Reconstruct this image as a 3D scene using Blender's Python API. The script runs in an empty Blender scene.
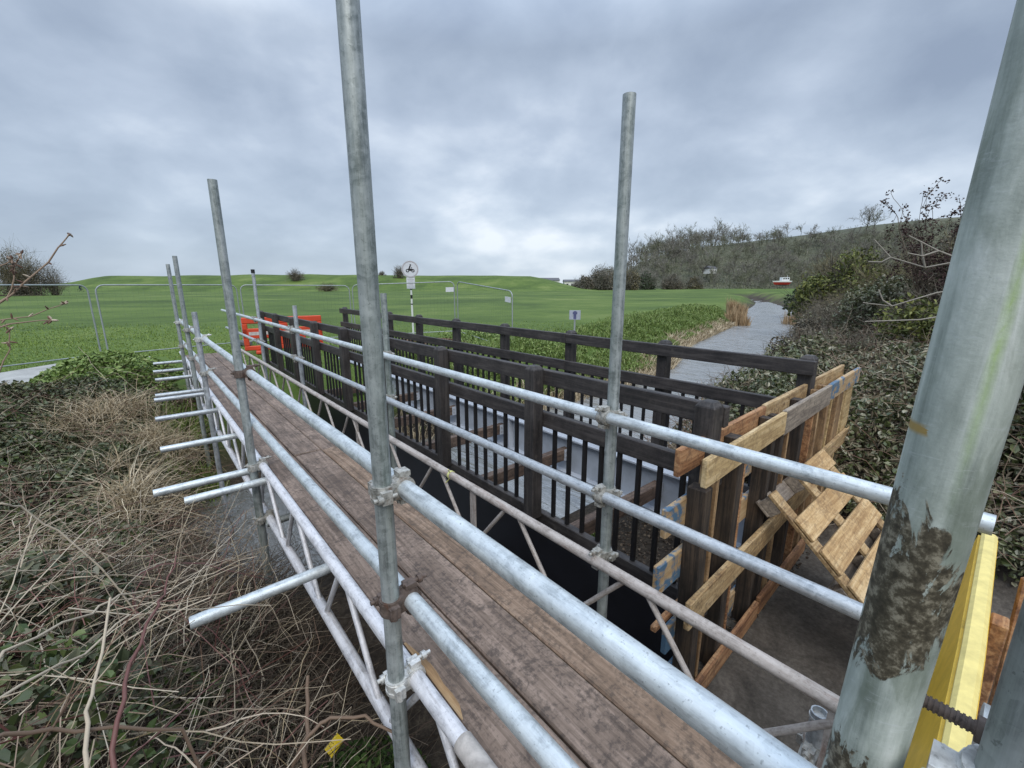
import bpy, bmesh, math, random
import numpy as np
from mathutils import Vector, Matrix, Quaternion
random.seed(7); rng = np.random.default_rng(7)
SC = bpy.context.scene; COL = SC.collection
PI = math.pi

# ------------------------------------------------------------------ tagging
def tag(o, label=None, cat=None, group=None, kind=None):
    if label: o['label'] = label
    if cat: o['category'] = cat
    if group: o['group'] = group
    if kind: o['kind'] = kind
    return o
def empty(name, loc, rz=0.0):
    o = bpy.data.objects.new(name, None); o.empty_display_size = .1
    o.location = loc; o.rotation_euler = (0, 0, rz); COL.objects.link(o); return o
def link(name, me, parent=None, loc=(0, 0, 0)):
    o = bpy.data.objects.new(name, me); o.location = loc; COL.objects.link(o)
    if parent: o.parent = parent
    return o

# ------------------------------------------------------------------ materials
def nmat(name):
    m = bpy.data.materials.new(name); m.use_nodes = True
    nt = m.node_tree; nt.nodes.clear()
    out = nt.nodes.new('ShaderNodeOutputMaterial'); b = nt.nodes.new('ShaderNodeBsdfPrincipled')
    nt.links.new(b.outputs[0], out.inputs[0]); return m, nt, b
class G:
    """small node-graph helper"""
    def __init__(s, nt): s.nt = nt
    def n(s, t, **k):
        x = s.nt.nodes.new(t)
        for a, v in k.items(): setattr(x, a, v)
        return x
    def l(s, a, b): s.nt.links.new(a, b)
    def coord(s, kind='Object', scale=(1, 1, 1), rnd=True):
        tc = s.n('ShaderNodeTexCoord'); mp = s.n('ShaderNodeMapping'); mp.inputs['Scale'].default_value = scale
        s.l(tc.outputs[kind], mp.inputs[0])
        if rnd:
            oi = s.n('ShaderNodeObjectInfo'); ml = s.n('ShaderNodeMath', operation='MULTIPLY'); ml.inputs[1].default_value = 37.
            s.l(oi.outputs['Random'], ml.inputs[0]); s.l(ml.outputs[0], mp.inputs['Location'])
        return mp.outputs[0]
    def world(s, scale=(1, 1, 1)):
        g = s.n('ShaderNodeNewGeometry'); mp = s.n('ShaderNodeMapping'); mp.inputs['Scale'].default_value = scale
        s.l(g.outputs['Position'], mp.inputs[0]); return mp.outputs[0]
    def noise(s, vec, scale, detail=5, rough=.6, dist=0.):
        x = s.n('ShaderNodeTexNoise'); x.inputs['Scale'].default_value = scale; x.inputs['Detail'].default_value = detail
        x.inputs['Roughness'].default_value = rough; x.inputs['Distortion'].default_value = dist
        s.l(vec, x.inputs['Vector']); return x.outputs['Fac']
    def ramp(s, fac, stops):
        r = s.n('ShaderNodeValToRGB'); e = r.color_ramp.elements
        while len(e) < len(stops): e.new(.5)
        for k, (p, c) in zip(e, stops):
            k.position = p; k.color = (c[0], c[1], c[2], 1) if not isinstance(c, (int, float)) else (c, c, c, 1)
        s.l(fac, r.inputs[0]); return r.outputs[0]
    def mix(s, fac, a, b, mode='MIX'):
        x = s.n('ShaderNodeMix'); x.data_type = 'RGBA'; x.blend_type = mode
        if isinstance(fac, (int, float)): x.inputs[0].default_value = fac
        else: s.l(fac, x.inputs[0])
        for i, v in ((6, a), (7, b)):
            if isinstance(v, tuple): x.inputs[i].default_value = (*v, 1)
            else: s.l(v, x.inputs[i])
        return x.outputs[2]
    def bump(s, b, h, st, d=.01):
        x = s.n('ShaderNodeBump'); x.inputs['Strength'].default_value = st; x.inputs['Distance'].default_value = d
        s.l(h, x.inputs['Height']); s.l(x.outputs[0], b.inputs['Normal'])
    def island(s):
        return s.n('ShaderNodeNewGeometry').outputs['Random Per Island']
    def math(s, op, a, b=None):
        x = s.n('ShaderNodeMath', operation=op)
        for i, v in enumerate((a, b)):
            if v is None: continue
            if isinstance(v, (int, float)): x.inputs[i].default_value = v
            else: s.l(v, x.inputs[i])
        return x.outputs[0]

def galv(name, lo, hi, dirt=(.10, .085, .06), dirtamt=.25, metal=.55, rough=.44, streak=.12, green=0.):
    m, nt, b = nmat(name); g = G(nt)
    c = g.coord('Object', (1, 1, streak)); c2 = g.coord('Object', (1, 1, 1))
    n1 = g.noise(c, 70, 7, .7); n2 = g.noise(c2, 14, 7, .7, .8); n3 = g.noise(c2, 150, 3, .6)
    vo = g.n('ShaderNodeTexVoronoi'); vo.inputs['Scale'].default_value = 75; nt.links.new(c2, vo.inputs['Vector'])
    a = g.math('ADD', g.math('ADD', g.math('MULTIPLY', n1, .5), g.math('MULTIPLY', n2, .42)), g.math('MULTIPLY', vo.outputs['Color'], .08))
    col = g.ramp(a, [(.38, tuple(x * .8 for x in lo)), (.5, tuple((x * .4 + y * .6) for x, y in zip(lo, hi))), (.60, hi)])
    scr = g.ramp(g.noise(g.coord('Object', (1, 1, .5)), 42, 9, .78, 2.2), [(.58, 0), (.66, 1)])
    col = g.mix(g.math('MULTIPLY', scr, .3), col, tuple(min(.85, x * 1.35) for x in hi))
    d = g.ramp(g.noise(c, 16, 9, .75, 1.), [(.54, 0), (.66, 1)])
    col = g.mix(g.math('MULTIPLY', d, dirtamt), col, dirt)
    sp = g.ramp(n3, [(.62, 0), (.68, 1)])
    col = g.mix(g.math('MULTIPLY', sp, .45), col, tuple(x * .35 for x in lo))
    if green:
        gr = g.ramp(g.noise(c, 5, 4, .6), [(.5, 0), (.65, 1)])
        col = g.mix(g.math('MULTIPLY', gr, green), col, (.14, .20, .12))
    nt.links.new(col, b.inputs['Base Color'])
    b.inputs['Metallic'].default_value = metal
    rr = g.ramp(n2, [(.3, rough - .12), (.7, rough + .18)]); nt.links.new(rr, b.inputs['Roughness'])
    g.bump(b, g.math('ADD', n3, g.math('MULTIPLY', n1, 1.2)), .25, .0012)
    return m
M = {}
M['galv_light'] = galv('galv_light', (.46, .50, .51), (.72, .765, .77), dirtamt=.22)
M['galv_pole'] = galv('galv_pole', (.20, .23, .225), (.44, .475, .47), dirt=(.05, .045, .04), dirtamt=.5, streak=.06, metal=.45, rough=.5, green=.3)
M['galv_thin'] = galv('galv_thin', (.34, .37, .39), (.58, .61, .63), dirtamt=.35)
M['white_alu'] = galv('white_alu', (.50, .50, .52), (.74, .74, .76), dirt=(.12, .09, .06), dirtamt=.4, metal=.15, rough=.45)
M['worn_paint'] = galv('worn_paint', (.30, .26, .23), (.50, .46, .43), dirt=(.16, .07, .035), dirtamt=.6, metal=.0, rough=.6)
M['coupler'] = galv('coupler', (.20, .20, .18), (.52, .51, .47), dirt=(.14, .075, .04), dirtamt=.75, metal=.35, rough=.5, streak=1)
M['coupler_rust'] = galv('coupler_rust', (.06, .043, .034), (.16, .12, .10), dirt=(.10, .04, .02), dirtamt=.8, metal=.2, rough=.65, streak=1)
M['bright_zinc'] = galv('bright_zinc', (.45, .45, .43), (.75, .75, .72), dirt=(.2, .15, .1), dirtamt=.3, metal=.4, rough=.35, streak=1)

def near_pole_mat():
    m, nt, b = nmat('muddy_galv'); g = G(nt)
    c = g.coord('Object', (1, 1, .10), False); c2 = g.coord('Object', (1, 1, 1), False); cd = g.coord('Object', (1, 1, .45), False)
    n1 = g.noise(c, 38, 7, .65, .4); n2 = g.noise(c2, 7, 7, .65, .6); n3 = g.noise(c2, 220, 4, .6)
    a = g.math('ADD', g.math('MULTIPLY', n1, .55), g.math('MULTIPLY', n2, .45))
    col = g.ramp(a, [(.38, (.20, .235, .205)), (.46, (.33, .375, .335)), (.53, (.45, .50, .45)), (.62, (.60, .645, .60))])
    scr = g.ramp(g.noise(g.coord('Object', (1, 1, 5), False), 30, 9, .75, 2.), [(.57, 0), (.66, 1)])
    col = g.mix(g.math('MULTIPLY', scr, .4), col, (.55, .59, .59))
    sep = g.n('ShaderNodeSeparateXYZ'); tc = g.n('ShaderNodeTexCoord'); nt.links.new(tc.outputs['Object'], sep.inputs[0])
    x, y, z = sep.outputs
    # dried mud splashed on the side facing the bank, between knee and hip height
    side = g.math('ADD', g.math('MULTIPLY', x, -1), g.math('MULTIPLY', y, .55))
    up = g.math('SUBTRACT', 1., g.math('MULTIPLY', g.math('ABSOLUTE', g.math('SUBTRACT', z, 2.372)), 11.5))
    up2 = g.math('SUBTRACT', .8, g.math('MULTIPLY', g.math('ABSOLUTE', g.math('SUBTRACT', z, 2.175)), 22.)); up = g.math('MAXIMUM', up, up2)
    nm = g.noise(cd, 30, 9, .7, 1.2)
    mud = g.math('ADD', g.math('ADD', g.math('MULTIPLY', up, .85), g.math('MULTIPLY', side, 10.)), g.math('MULTIPLY', g.math('SUBTRACT', nm, .5), 3.6))
    mudf = g.ramp(mud, [(.50, 0), (.62, 1)])
    film = g.ramp(g.noise(g.coord('Object', (1, 1, .25), False), 26, 6, .65, .8), [(.50, 0), (.62, 1)])
    col = g.mix(g.math('MULTIPLY', film, .5), col, (.15, .185, .135))
    mcol = g.ramp(g.noise(c2, 120, 8, .7), [(.38, (.038, .032, .020)), (.5, (.082, .070, .045)), (.62, (.27, .245, .18))])
    # yellow-green paint stripe
    st = g.math('MULTIPLY', g.math('ABSOLUTE', g.math('SUBTRACT', y, -.0095)), 1.)
    stf = g.math('SUBTRACT', 1., g.math('MULTIPLY', st, 230.))
    stz = g.ramp(g.math('ADD', z, g.math('MULTIPLY', n2, .08)), [(0., 0), (.1, 0)])
    zb = g.math('SUBTRACT', 1., g.math('MULTIPLY', g.math('ABSOLUTE', g.math('SUBTRACT', z, 2.57)), 7.5))
    sf = g.math('MULTIPLY', g.math('MINIMUM', g.math('MAXIMUM', stf, 0.), 1.), g.math('MINIMUM', g.math('MAXIMUM', zb, 0.), 1.))
    sf = g.math('MULTIPLY', sf, g.ramp(nm, [(.3, .2), (.6, 1)]))
    col = g.mix(g.math('MULTIPLY', sf, .75), col, (.30, .48, .06))
    # ochre drip band
    ob = g.math('SUBTRACT', 1., g.math('MULTIPLY', g.math('ABSOLUTE', g.math('SUBTRACT', z, 2.497)), 190.))
    of = g.math('MULTIPLY', g.math('MAXIMUM', ob, 0.), g.ramp(g.math('ADD', g.math('MULTIPLY', y, 30.), g.noise(c2, 90, 4, .6)), [(.9, 0), (1., 1)]))
    col = g.mix(g.math('MINIMUM', g.math('MULTIPLY', of, 1.6), 1.), col, (.36, .25, .08))
    col = g.mix(mudf, col, mcol)
    nt.links.new(col, b.inputs['Base Color'])
    b.inputs['Metallic'].default_value = .0
    b.inputs['Roughness'].default_value = .62
    g.bump(b, g.math('ADD', g.math('MULTIPLY', mudf, 3.), g.math('ADD', n3, n1)), .35, .001)
    return m
M['muddy_galv'] = near_pole_mat()

def wood(name, c0, c1, c2, grain=(2.2, 2.2, 2.2), axis=1, rough=.75, dirt=None, dirtamt=.5, paint=None, paintamt=0, bumpst=.5, knots=True):
    m, nt, b = nmat(name); g = G(nt)
    sc = [1, 1, 1]; sc[axis] = .06
    v = g.coord('Object', tuple(sc)); vv = g.coord('Object', (1, 1, 1))
    n1 = g.noise(v, 45, 8, .7, .6); n2 = g.noise(vv, 3.5, 6, .65); n3 = g.noise(vv, 60, 6, .7)
    a = g.math('ADD', g.math('MULTIPLY', n1, .65), g.math('MULTIPLY', n2, .35))
    col = g.ramp(a, [(.40, c0), (.5, c1), (.60, c2)])
    if dirt:
        d = g.ramp(g.math('ADD', g.math('MULTIPLY', n3, .5), g.math('MULTIPLY', g.noise(vv, 11, 8, .75, 1.), .5)), [(.48, 0), (.58, 1)])
        col = g.mix(g.math('MULTIPLY', d, dirtamt), col, dirt)
        kn = g.n('ShaderNodeTexVoronoi'); kn.inputs['Scale'].default_value = 9; nt.links.new(vv, kn.inputs['Vector'])
        kf = g.ramp(kn.outputs['Distance'], [(.10, 1), (.17, 0)])
        col = g.mix(g.math('MULTIPLY', kf, .45), col, dirt)
    if paint:
        p = g.ramp(g.math('ADD', g.math('MULTIPLY', g.noise(vv, 6, 7, .7, .6), .7), g.math('MULTIPLY', n1, .3)), [(.50 - paintamt * .2, 0), (.56 - paintamt * .2, 1)])
        col = g.mix(p, col, paint)
    nt.links.new(col, b.inputs['Base Color']); b.inputs['Roughness'].default_value = rough
    g.bump(b, g.math('ADD', n1, g.math('MULTIPLY', n3, .5)), bumpst, .002)
    return m
M['deck'] = wood('deck_board', (.105, .073, .053), (.205, .147, .110), (.31, .228, .176), axis=1, dirt=(.055, .04, .032), dirtamt=.75)
M['deck_warm'] = wood('deck_board_warm', (.11, .072, .045), (.225, .15, .10), (.33, .235, .165), axis=1, dirt=(.07, .05, .036), dirtamt=.7)
M['deck_raw'] = wood('deck_raw', (.22, .13, .06), (.34, .21, .10), (.44, .30, .16), axis=1)
M['black_wood'] = wood('black_timber', (.017, .015, .015), (.036, .031, .030), (.075, .066, .062), axis=1, rough=.6, bumpst=.3, dirt=(.10, .085, .075), dirtamt=.22)
M['black_post'] = wood('black_post', (.017, .015, .015), (.034, .030, .029), (.07, .062, .058), axis=2, rough=.6, bumpst=.3, dirt=(.10, .085, .075), dirtamt=.25)
M['pine'] = wood('pallet_pine', (.24, .145, .065), (.40, .27, .13), (.56, .42, .24), axis=0, dirt=(.11, .07, .04), dirtamt=.7)
M['pine_y'] = wood('pallet_pine_pale', (.30, .20, .09), (.49, .35, .17), (.63, .48, .27), axis=0, dirt=(.20, .13, .065), dirtamt=.65)
M['pine_or'] = wood('pallet_orange', (.15, .065, .03), (.33, .165, .075), (.48, .28, .14), axis=0, dirt=(.08, .04, .025), dirtamt=.6)
M['pine_gr'] = wood('pallet_grey', (.13, .105, .085), (.24, .20, .16), (.38, .32, .25), axis=0, dirt=(.06, .05, .04), dirtamt=.5)
M['pine_bl'] = wood('pallet_blue', (.30, .19, .09), (.44, .30, .16), (.5, .38, .22), axis=0, paint=(.075, .15, .235), paintamt=.12)
M['pine_v'] = wood('pallet_bearer', (.12, .07, .035), (.27, .165, .08), (.44, .30, .16), axis=2, dirt=(.06, .04, .03), dirtamt=.5)
M['dark_v'] = wood('dark_bearer', (.012, .010, .008), (.035, .026, .020), (.085, .06, .04), axis=2)
M['slat'] = wood('slat_pine', (.32, .19, .08), (.50, .33, .155), (.64, .47, .26), axis=0, dirt=(.18, .11, .055), dirtamt=.6)
M['bearer'] = wood('bearer_timber', (.06, .04, .03), (.12, .08, .06), (.19, .135, .10), axis=0, dirt=(.03, .022, .018), dirtamt=.6)

def plain(name, col, rough=.6, metal=0., var=.25, scale=12, dark=.55, bump=.15):
    m, nt, b = nmat(name); g = G(nt); v = g.coord('Object')
    n = g.noise(v, scale, 6, .65, .3)
    c = g.ramp(n, [(.35, tuple(x * (1 - var) for x in col)), (.65, tuple(min(1, x * (1 + var * .6)) for x in col))])
    d = g.ramp(g.noise(v, scale * .6, 8, .75, 1.), [(.62, 0), (.72, 1)])
    c = g.mix(g.math('MULTIPLY', d, dark), c, tuple(x * .45 for x in col))
    nt.links.new(c, b.inputs['Base Color']); b.inputs['Roughness'].default_value = rough; b.inputs['Metallic'].default_value = metal
    g.bump(b, g.noise(v, scale * 6, 4, .6), bump, .003); return m
M['baluster'] = plain('baluster_black', (.014, .013, .014), .5)
M['girder_grey'] = plain('girder_grey', (.42, .46, .52), .5, .0, .18, 3, .35)
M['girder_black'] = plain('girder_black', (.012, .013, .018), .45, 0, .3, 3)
M['bolt'] = plain('bolt_zinc', (.42, .42, .43), .4, .5)
M['orange'] = plain('orange_plastic', (.60, .065, .025), .45, 0, .12, 6, .15)
M['orange_band'] = plain('reflective_band', (.55, .50, .48), .35)
M['concrete_foot'] = plain('fence_foot', (.10, .10, .10), .8)
M['fence_galv'] = plain('fence_galv', (.30, .335, .335), .5, .25, .15, 8)
M['mesh_wire'] = plain('mesh_wire', (.12, .14, .13), .6, .3)
M['white_sign'] = plain('white_sign', (.62, .64, .68), .5, 0, .06, 5, .12)
M['white_pole'] = plain('white_pole', (.70, .72, .70), .5, 0, .08, 5, .2)
M['black_mark'] = plain('black_mark', (.012, .012, .014), .5)
M['ring'] = plain('faded_ring', (.42, .40, .42), .5, 0, .1, 9)
M['blue_mark'] = plain('blue_mark', (.09, .10, .21), .5)
M['pale_blue'] = plain('pale_blue_sign', (.36, .39, .46), .5, 0, .1)
M['yellow'] = plain('yellow_paint', (.74, .48, .05), .5, 0, .12, 16, .6)
M['yellow_lit'] = plain('yellow_lit_top', (.74, .61, .22), .5, 0, .14, 24, .65)  # paler yellow for the board's top: light from above put into the colour
M['wrapper'] = plain('wrapper_yellow', (.72, .52, .03), .3)
M['tie'] = plain('tie_yellow', (.62, .62, .25), .5)
M['path'] = plain('path_concrete', (.36, .36, .34), .85, 0, .22, 2.5, .5)
M['red_hull'] = plain('red_hull', (.42, .035, .03), .4)
M['white_hull'] = plain('white_hull', (.75, .77, .78), .4, 0, .05)
M['dark_glass'] = plain('dark_glass', (.03, .035, .04), .15)
M['roof'] = plain('roof_slate', (.10, .10, .11), .7)
M['render'] = plain('white_render', (.72, .72, .70), .8, 0, .05)
M['navy'] = plain('navy_cloth', (.02, .03, .07), .8)
M['skin'] = plain('skin', (.45, .27, .19), .6)
M['moss_stone'] = plain('moss_stone', (.05, .075, .03), .9)

def leafmat(name, stops, rough=.5, spec=.4, trans=.0):
    m, nt, b = nmat(name); g = G(nt)
    n = g.noise(g.world(), .9, 4, .6)
    a = g.math('ADD', g.math('MULTIPLY', g.island(), .7), g.math('MULTIPLY', n, .3))
    c = g.ramp(a, stops); nt.links.new(c, b.inputs['Base Color'])
    b.inputs['Roughness'].default_value = rough; b.inputs['Specular IOR Level'].default_value = spec
    return m
M['ivy'] = leafmat('ivy_leaf', [(.1, (.03, .045, .014)), (.4, (.065, .084, .027)), (.65, (.11, .128, .05)), (.8, (.18, .18, .10)), (.95, (.29, .265, .18))], .36, .55)
M['ivy_pale'] = leafmat('bramble_leaf', [(.1, (.055, .07, .025)), (.4, (.11, .125, .055)), (.65, (.19, .19, .12)), (.9, (.34, .32, .24))], .4, .5)
M['straw'] = leafmat('dead_grass', [(.1, (.20, .15, .085)), (.5, (.40, .325, .215)), (.9, (.60, .52, .38))], .8, .2)
M['straw_dark'] = leafmat('dead_litter', [(.1, (.03, .021, .015)), (.5, (.085, .06, .042)), (.9, (.20, .155, .11))], .85, .2)
M['cane'] = leafmat('dead_cane', [(.1, (.05, .03, .024)), (.35, (.15, .085, .06)), (.6, (.28, .21, .15)), (.9, (.52, .45, .35))], .7, .3)
M['cane_pale'] = leafmat('pale_cane', [(.2, (.34, .28, .20)), (.8, (.50, .43, .33))], .7, .3)
M['cane_red'] = leafmat('red_cane', [(.2, (.10, .04, .035)), (.8, (.17, .075, .06))], .55, .4)
M['cane_brown'] = leafmat('brown_cane', [(.2, (.12, .08, .055)), (.8, (.22, .155, .11))], .7, .3)
M['twig_dark'] = leafmat('dark_twig', [(.1, (.03, .024, .018)), (.5, (.085, .068, .05)), (.9, (.17, .14, .105))], .8, .2)
M['grass'] = leafmat('grass_blade', [(.1, (.12, .19, .034)), (.5, (.165, .24, .05)), (.9, (.23, .29, .09))], .6, .3)
M['weed'] = leafmat('weed_leaf', [(.1, (.07, .115, .026)), (.45, (.14, .21, .048)), (.75, (.22, .29, .09)), (.95, (.34, .36, .17))], .55, .35)
M['moss'] = leafmat('moss', [(.1, (.02, .04, .01)), (.6, (.045, .08, .02)), (.95, (.08, .12, .035))], .8, .2)
M['gorse'] = leafmat('gorse_leaf', [(.1, (.045, .06, .018)), (.45, (.105, .125, .032)), (.8, (.19, .20, .055)), (.95, (.26, .24, .085))], .6, .3)
M['evergreen'] = leafmat('evergreen_leaf', [(.1, (.012, .024, .01)), (.6, (.03, .055, .018)), (.95, (.06, .09, .03))], .5, .4)
M['greybrush'] = leafmat('grey_brush', [(.1, (.065, .06, .048)), (.5, (.135, .12, .092)), (.9, (.23, .20, .155))], .8, .2)
M['brownbrush'] = leafmat('brown_brush', [(.1, (.075, .065, .04)), (.5, (.15, .13, .08)), (.9, (.24, .21, .12))], .8, .2)
M['bark'] = leafmat('bark', [(.1, (.05, .043, .036)), (.9, (.13, .115, .095))], .85, .2)
M['woodtwig'] = leafmat('far_twig', [(.1, (.11, .105, .09)), (.5, (.185, .175, .15)), (.9, (.27, .255, .215))], .85, .1)
M['woodtwig2'] = leafmat('far_twig_olive', [(.1, (.095, .10, .072)), (.5, (.16, .165, .115)), (.9, (.235, .235, .16))], .85, .1)
M['reed'] = leafmat('reed', [(.1, (.24, .16, .085)), (.5, (.38, .27, .16)), (.9, (.52, .40, .26))], .8, .2)
M['deadwhite'] = leafmat('dead_white', [(.2, (.2, .18, .15)), (.8, (.36, .33, .28))], .8, .2)
M['left_bramble'] = leafmat('left_bramble', [(.1, (.03, .04, .018)), (.4, (.06, .075, .034)), (.7, (.12, .125, .075)), (.92, (.25, .24, .18))], .5, .35)
M['undergreen'] = leafmat('under_green', [(.1, (.03, .055, .014)), (.5, (.065, .10, .026)), (.85, (.12, .155, .05)), (.97, (.2, .2, .09))], .45, .4)
M['deadleaf'] = leafmat('dead_leaf', [(.1, (.075, .055, .035)), (.5, (.17, .14, .09)), (.9, (.33, .30, .22))], .7, .3)
M['flowerhead'] = leafmat('dark_seed', [(.1, (.035, .022, .02)), (.9, (.09, .055, .05))], .8, .2)

# ------------------------------------------------------------------ mesh builder
class MB:
    def __init__(s): s.v = []; s.f = []; s.sm = []
    def add(s, vs, fs, smooth=False):
        o = len(s.v); s.v += [tuple(p) for p in vs]
        for f in fs: s.f.append(tuple(i + o for i in f)); s.sm.append(smooth)
        return s
    def box(s, c, size, R=None):
        c = Vector(c); h = Vector(size) / 2; vs = []
        for sx in (-1, 1):
            for sy in (-1, 1):
                for sz in (-1, 1):
                    p = Vector((sx * h.x, sy * h.y, sz * h.z))
                    vs.append(c + (R @ p if R else p))
        return s.add(vs, [(0, 1, 3, 2), (4, 6, 7, 5), (0, 4, 5, 1), (2, 3, 7, 6), (0, 2, 6, 4), (1, 5, 7, 3)])
    def tube(s, p0, p1, r0, r1=None, n=12, hollow=0., caps=True):
        p0 = Vector(p0); p1 = Vector(p1); r1 = r0 if r1 is None else r1
        d = (p1 - p0).normalized(); a = d.orthogonal().normalized(); b = d.cross(a)
        ring = [(math.cos(2 * PI * i / n), math.sin(2 * PI * i / n)) for i in range(n)]
        def rg(p, r): return [p + a * (r * x) + b * (r * y) for x, y in ring]
        s.add(rg(p0, r0) + rg(p1, r1), [(i, (i + 1) % n, n + (i + 1) % n, n + i) for i in range(n)], True)
        if not caps: return s
        for p, r, sg in ((p0, r0, 1), (p1, r1, -1)):
            if hollow:
                ri = r * hollow; q = p + d * (sg * .12)
                f = [(i, n + i, n + (i + 1) % n, (i + 1) % n) for i in range(n)]
                if sg < 0: f = [t[::-1] for t in f]
                s.add(rg(p, r) + rg(p, ri), f)
                s.add(rg(p, ri) + rg(q, ri), f, True); s.add(rg(q, ri), [tuple(range(n))])
            else:
                s.add(rg(p, r), [tuple(range(n))[::-1] if sg > 0 else tuple(range(n))])
        return s
    def poly(s, pts, rads, n=6):
        pts = [Vector(p) for p in pts]
        if isinstance(rads, (int, float)): rads = [rads] * len(pts)
        up = None; rings = []
        for i, p in enumerate(pts):
            d = (pts[min(i + 1, len(pts) - 1)] - pts[max(i - 1, 0)]).normalized()
            a = d.orthogonal().normalized() if up is None else (up - d * up.dot(d)).normalized()
            up = a; b = d.cross(a)
            rings.append([p + a * (rads[i] * math.cos(2 * PI * k / n)) + b * (rads[i] * math.sin(2 * PI * k / n)) for k in range(n)])
        vs = [q for r in rings for q in r]; fs = []
        for i in range(len(pts) - 1):
            for k in range(n):
                fs.append((i * n + k, i * n + (k + 1) % n, (i + 1) * n + (k + 1) % n, (i + 1) * n + k))
        s.add(vs, fs, True)
        s.add(rings[0], [tuple(range(n))[::-1]]); s.add(rings[-1], [tuple(range(n))]); return s
    def mesh(s, name, mat, origin=(0, 0, 0), bevel=0., smooth=None):
        me = bpy.data.meshes.new(name); o = Vector(origin)
        me.from_pydata([tuple(Vector(p) - o) for p in s.v], [], s.f)
        me.polygons.foreach_set('use_smooth', s.sm)
        me.materials.append(mat)
        if bevel:
            bm = bmesh.new(); bm.from_mesh(me)
            bmesh.ops.bevel(bm, geom=[e for e in bm.edges if len(e.link_faces) == 2 and e.calc_face_angle(0) > .6], offset=bevel, segments=1, affect='EDGES', clamp_overlap=True)
            bm.to_mesh(me); bm.free()
        me.update(); return me
    def build(s, name, mat, parent=None, origin=(0, 0, 0), bevel=0.):
        me = s.mesh(name, mat, origin, bevel)
        return link(name, me, parent, (0, 0, 0) if parent else origin)

def mesh_np(name, V, F, mat, smooth=False):
    me = bpy.data.meshes.new(name); k = F.shape[1]
    me.vertices.add(len(V)); me.vertices.foreach_set('co', V.astype(np.float32).ravel())
    me.loops.add(F.size); me.loops.foreach_set('vertex_index', F.astype(np.int32).ravel())
    me.polygons.add(len(F)); me.polygons.foreach_set('loop_start', (np.arange(len(F)) * k).astype(np.int32))
    me.polygons.foreach_set('loop_total', np.full(len(F), k, np.int32))
    me.polygons.foreach_set('use_smooth', np.full(len(F), smooth))
    me.materials.append(mat); me.update(calc_edges=True); me.validate(); return me
def unit(a): return a / np.maximum(np.linalg.norm(a, axis=-1, keepdims=True), 1e-9)
def leaves_np(P, L, W, up=.6):
    """folded diamond leaves at P; L, W arrays"""
    n = len(P); nr = unit(rng.normal(size=(n, 3)) * (1 - up) + np.array([0, 0, up * 1.2]))
    t = rng.normal(size=(n, 3)); t = unit(t - nr * (t * nr).sum(1, keepdims=True)); s = np.cross(nr, t)
    L = np.broadcast_to(L, (n,))[:, None]; W = np.broadcast_to(W, (n,))[:, None]
    up_ = nr * W * .2
    V = np.stack([P - t * L * .5, P + s * W * .5 + up_ - t * L * .22, P + s * W * .42 + up_ * .8 + t * L * .16, P + t * L * .5 - nr * L * .1,
                  P - s * W * .42 + up_ * .8 + t * L * .16, P - s * W * .5 + up_ - t * L * .22], 1).reshape(-1, 3)
    b = np.arange(n)[:, None] * 6
    F = np.concatenate([b + [0, 3, 2, 1], b + [0, 5, 4, 3]], 1).reshape(-1, 4)
    return V, F
def blades_np(P, H, W, lean=.5):
    n = len(P); H = np.broadcast_to(H, (n,)); W = np.broadcast_to(W, (n,))
    a = rng.uniform(0, 2 * PI, n); d = np.stack([np.cos(a), np.sin(a), np.zeros(n)], 1)
    a2 = rng.uniform(0, 2 * PI, n); l = np.stack([np.cos(a2), np.sin(a2), np.zeros(n)], 1)
    lk = (rng.uniform(0, lean, n) * H)[:, None]; up = np.array([0, 0, 1.])
    m = P + up * (H * .55)[:, None] + l * lk * .35; tip = P + up * (H * rng.uniform(.75, 1, n))[:, None] + l * lk
    w = (W * .5)[:, None] * d
    V = np.stack([P - w, P + w, m + w * .8, tip, m - w * .8], 1).reshape(-1, 3); b = np.arange(n)[:, None] * 5
    F = np.concatenate([b + [0, 1, 2], b + [0, 2, 4], b + [4, 2, 3]], 1).reshape(-1, 3); return V, F
def stems_np(PL, R):
    """PL (N,K,3) polylines, R (N,K) radii -> 3-sided tubes"""
    N, K, _ = PL.shape
    d = np.gradient(PL, axis=1); d = unit(d); ref = unit(rng.normal(size=(N, 1, 3)))
    a = unit(np.cross(d, ref)); b = np.cross(d, a)
    V = np.stack([PL + R[..., None] * (a * math.cos(q) + b * math.sin(q)) for q in (0, 2.0944, 4.18879)], 2).reshape(-1, 3)
    base = (np.arange(N)[:, None, None] * K + np.arange(K - 1)[None, :, None]) * 3
    k = np.arange(3)[None, None, :]; k2 = (k + 1) % 3
    F = np.stack([base + k, base + k2, base + 3 + k2, base + 3 + k], -1).reshape(-1, 4)
    return V, F
def arcs(P, D, length, sag, K=6, wob=.06):
    """curved stems starting at P going along D, sagging with gravity"""
    n = len(P); t = np.linspace(0, 1, K)[None, :, None]; length = np.broadcast_to(length, (n,))[:, None, None]
    PL = P[:, None, :] + D[:, None, :] * t * length
    PL = PL + np.array([0, 0, -1.]) * (t ** 2) * (np.broadcast_to(sag, (n,))[:, None, None] * length)
    w = rng.normal(size=(n, K, 3)) * wob * length; w[:, 0] = 0
    return PL + np.cumsum(w, 1) * .5
def join_np(parts):
    V = []; F = []; o = 0
    for v, f in parts: V.append(v); F.append(f + o); o += len(v)
    return np.concatenate(V), np.concatenate(F)

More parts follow.
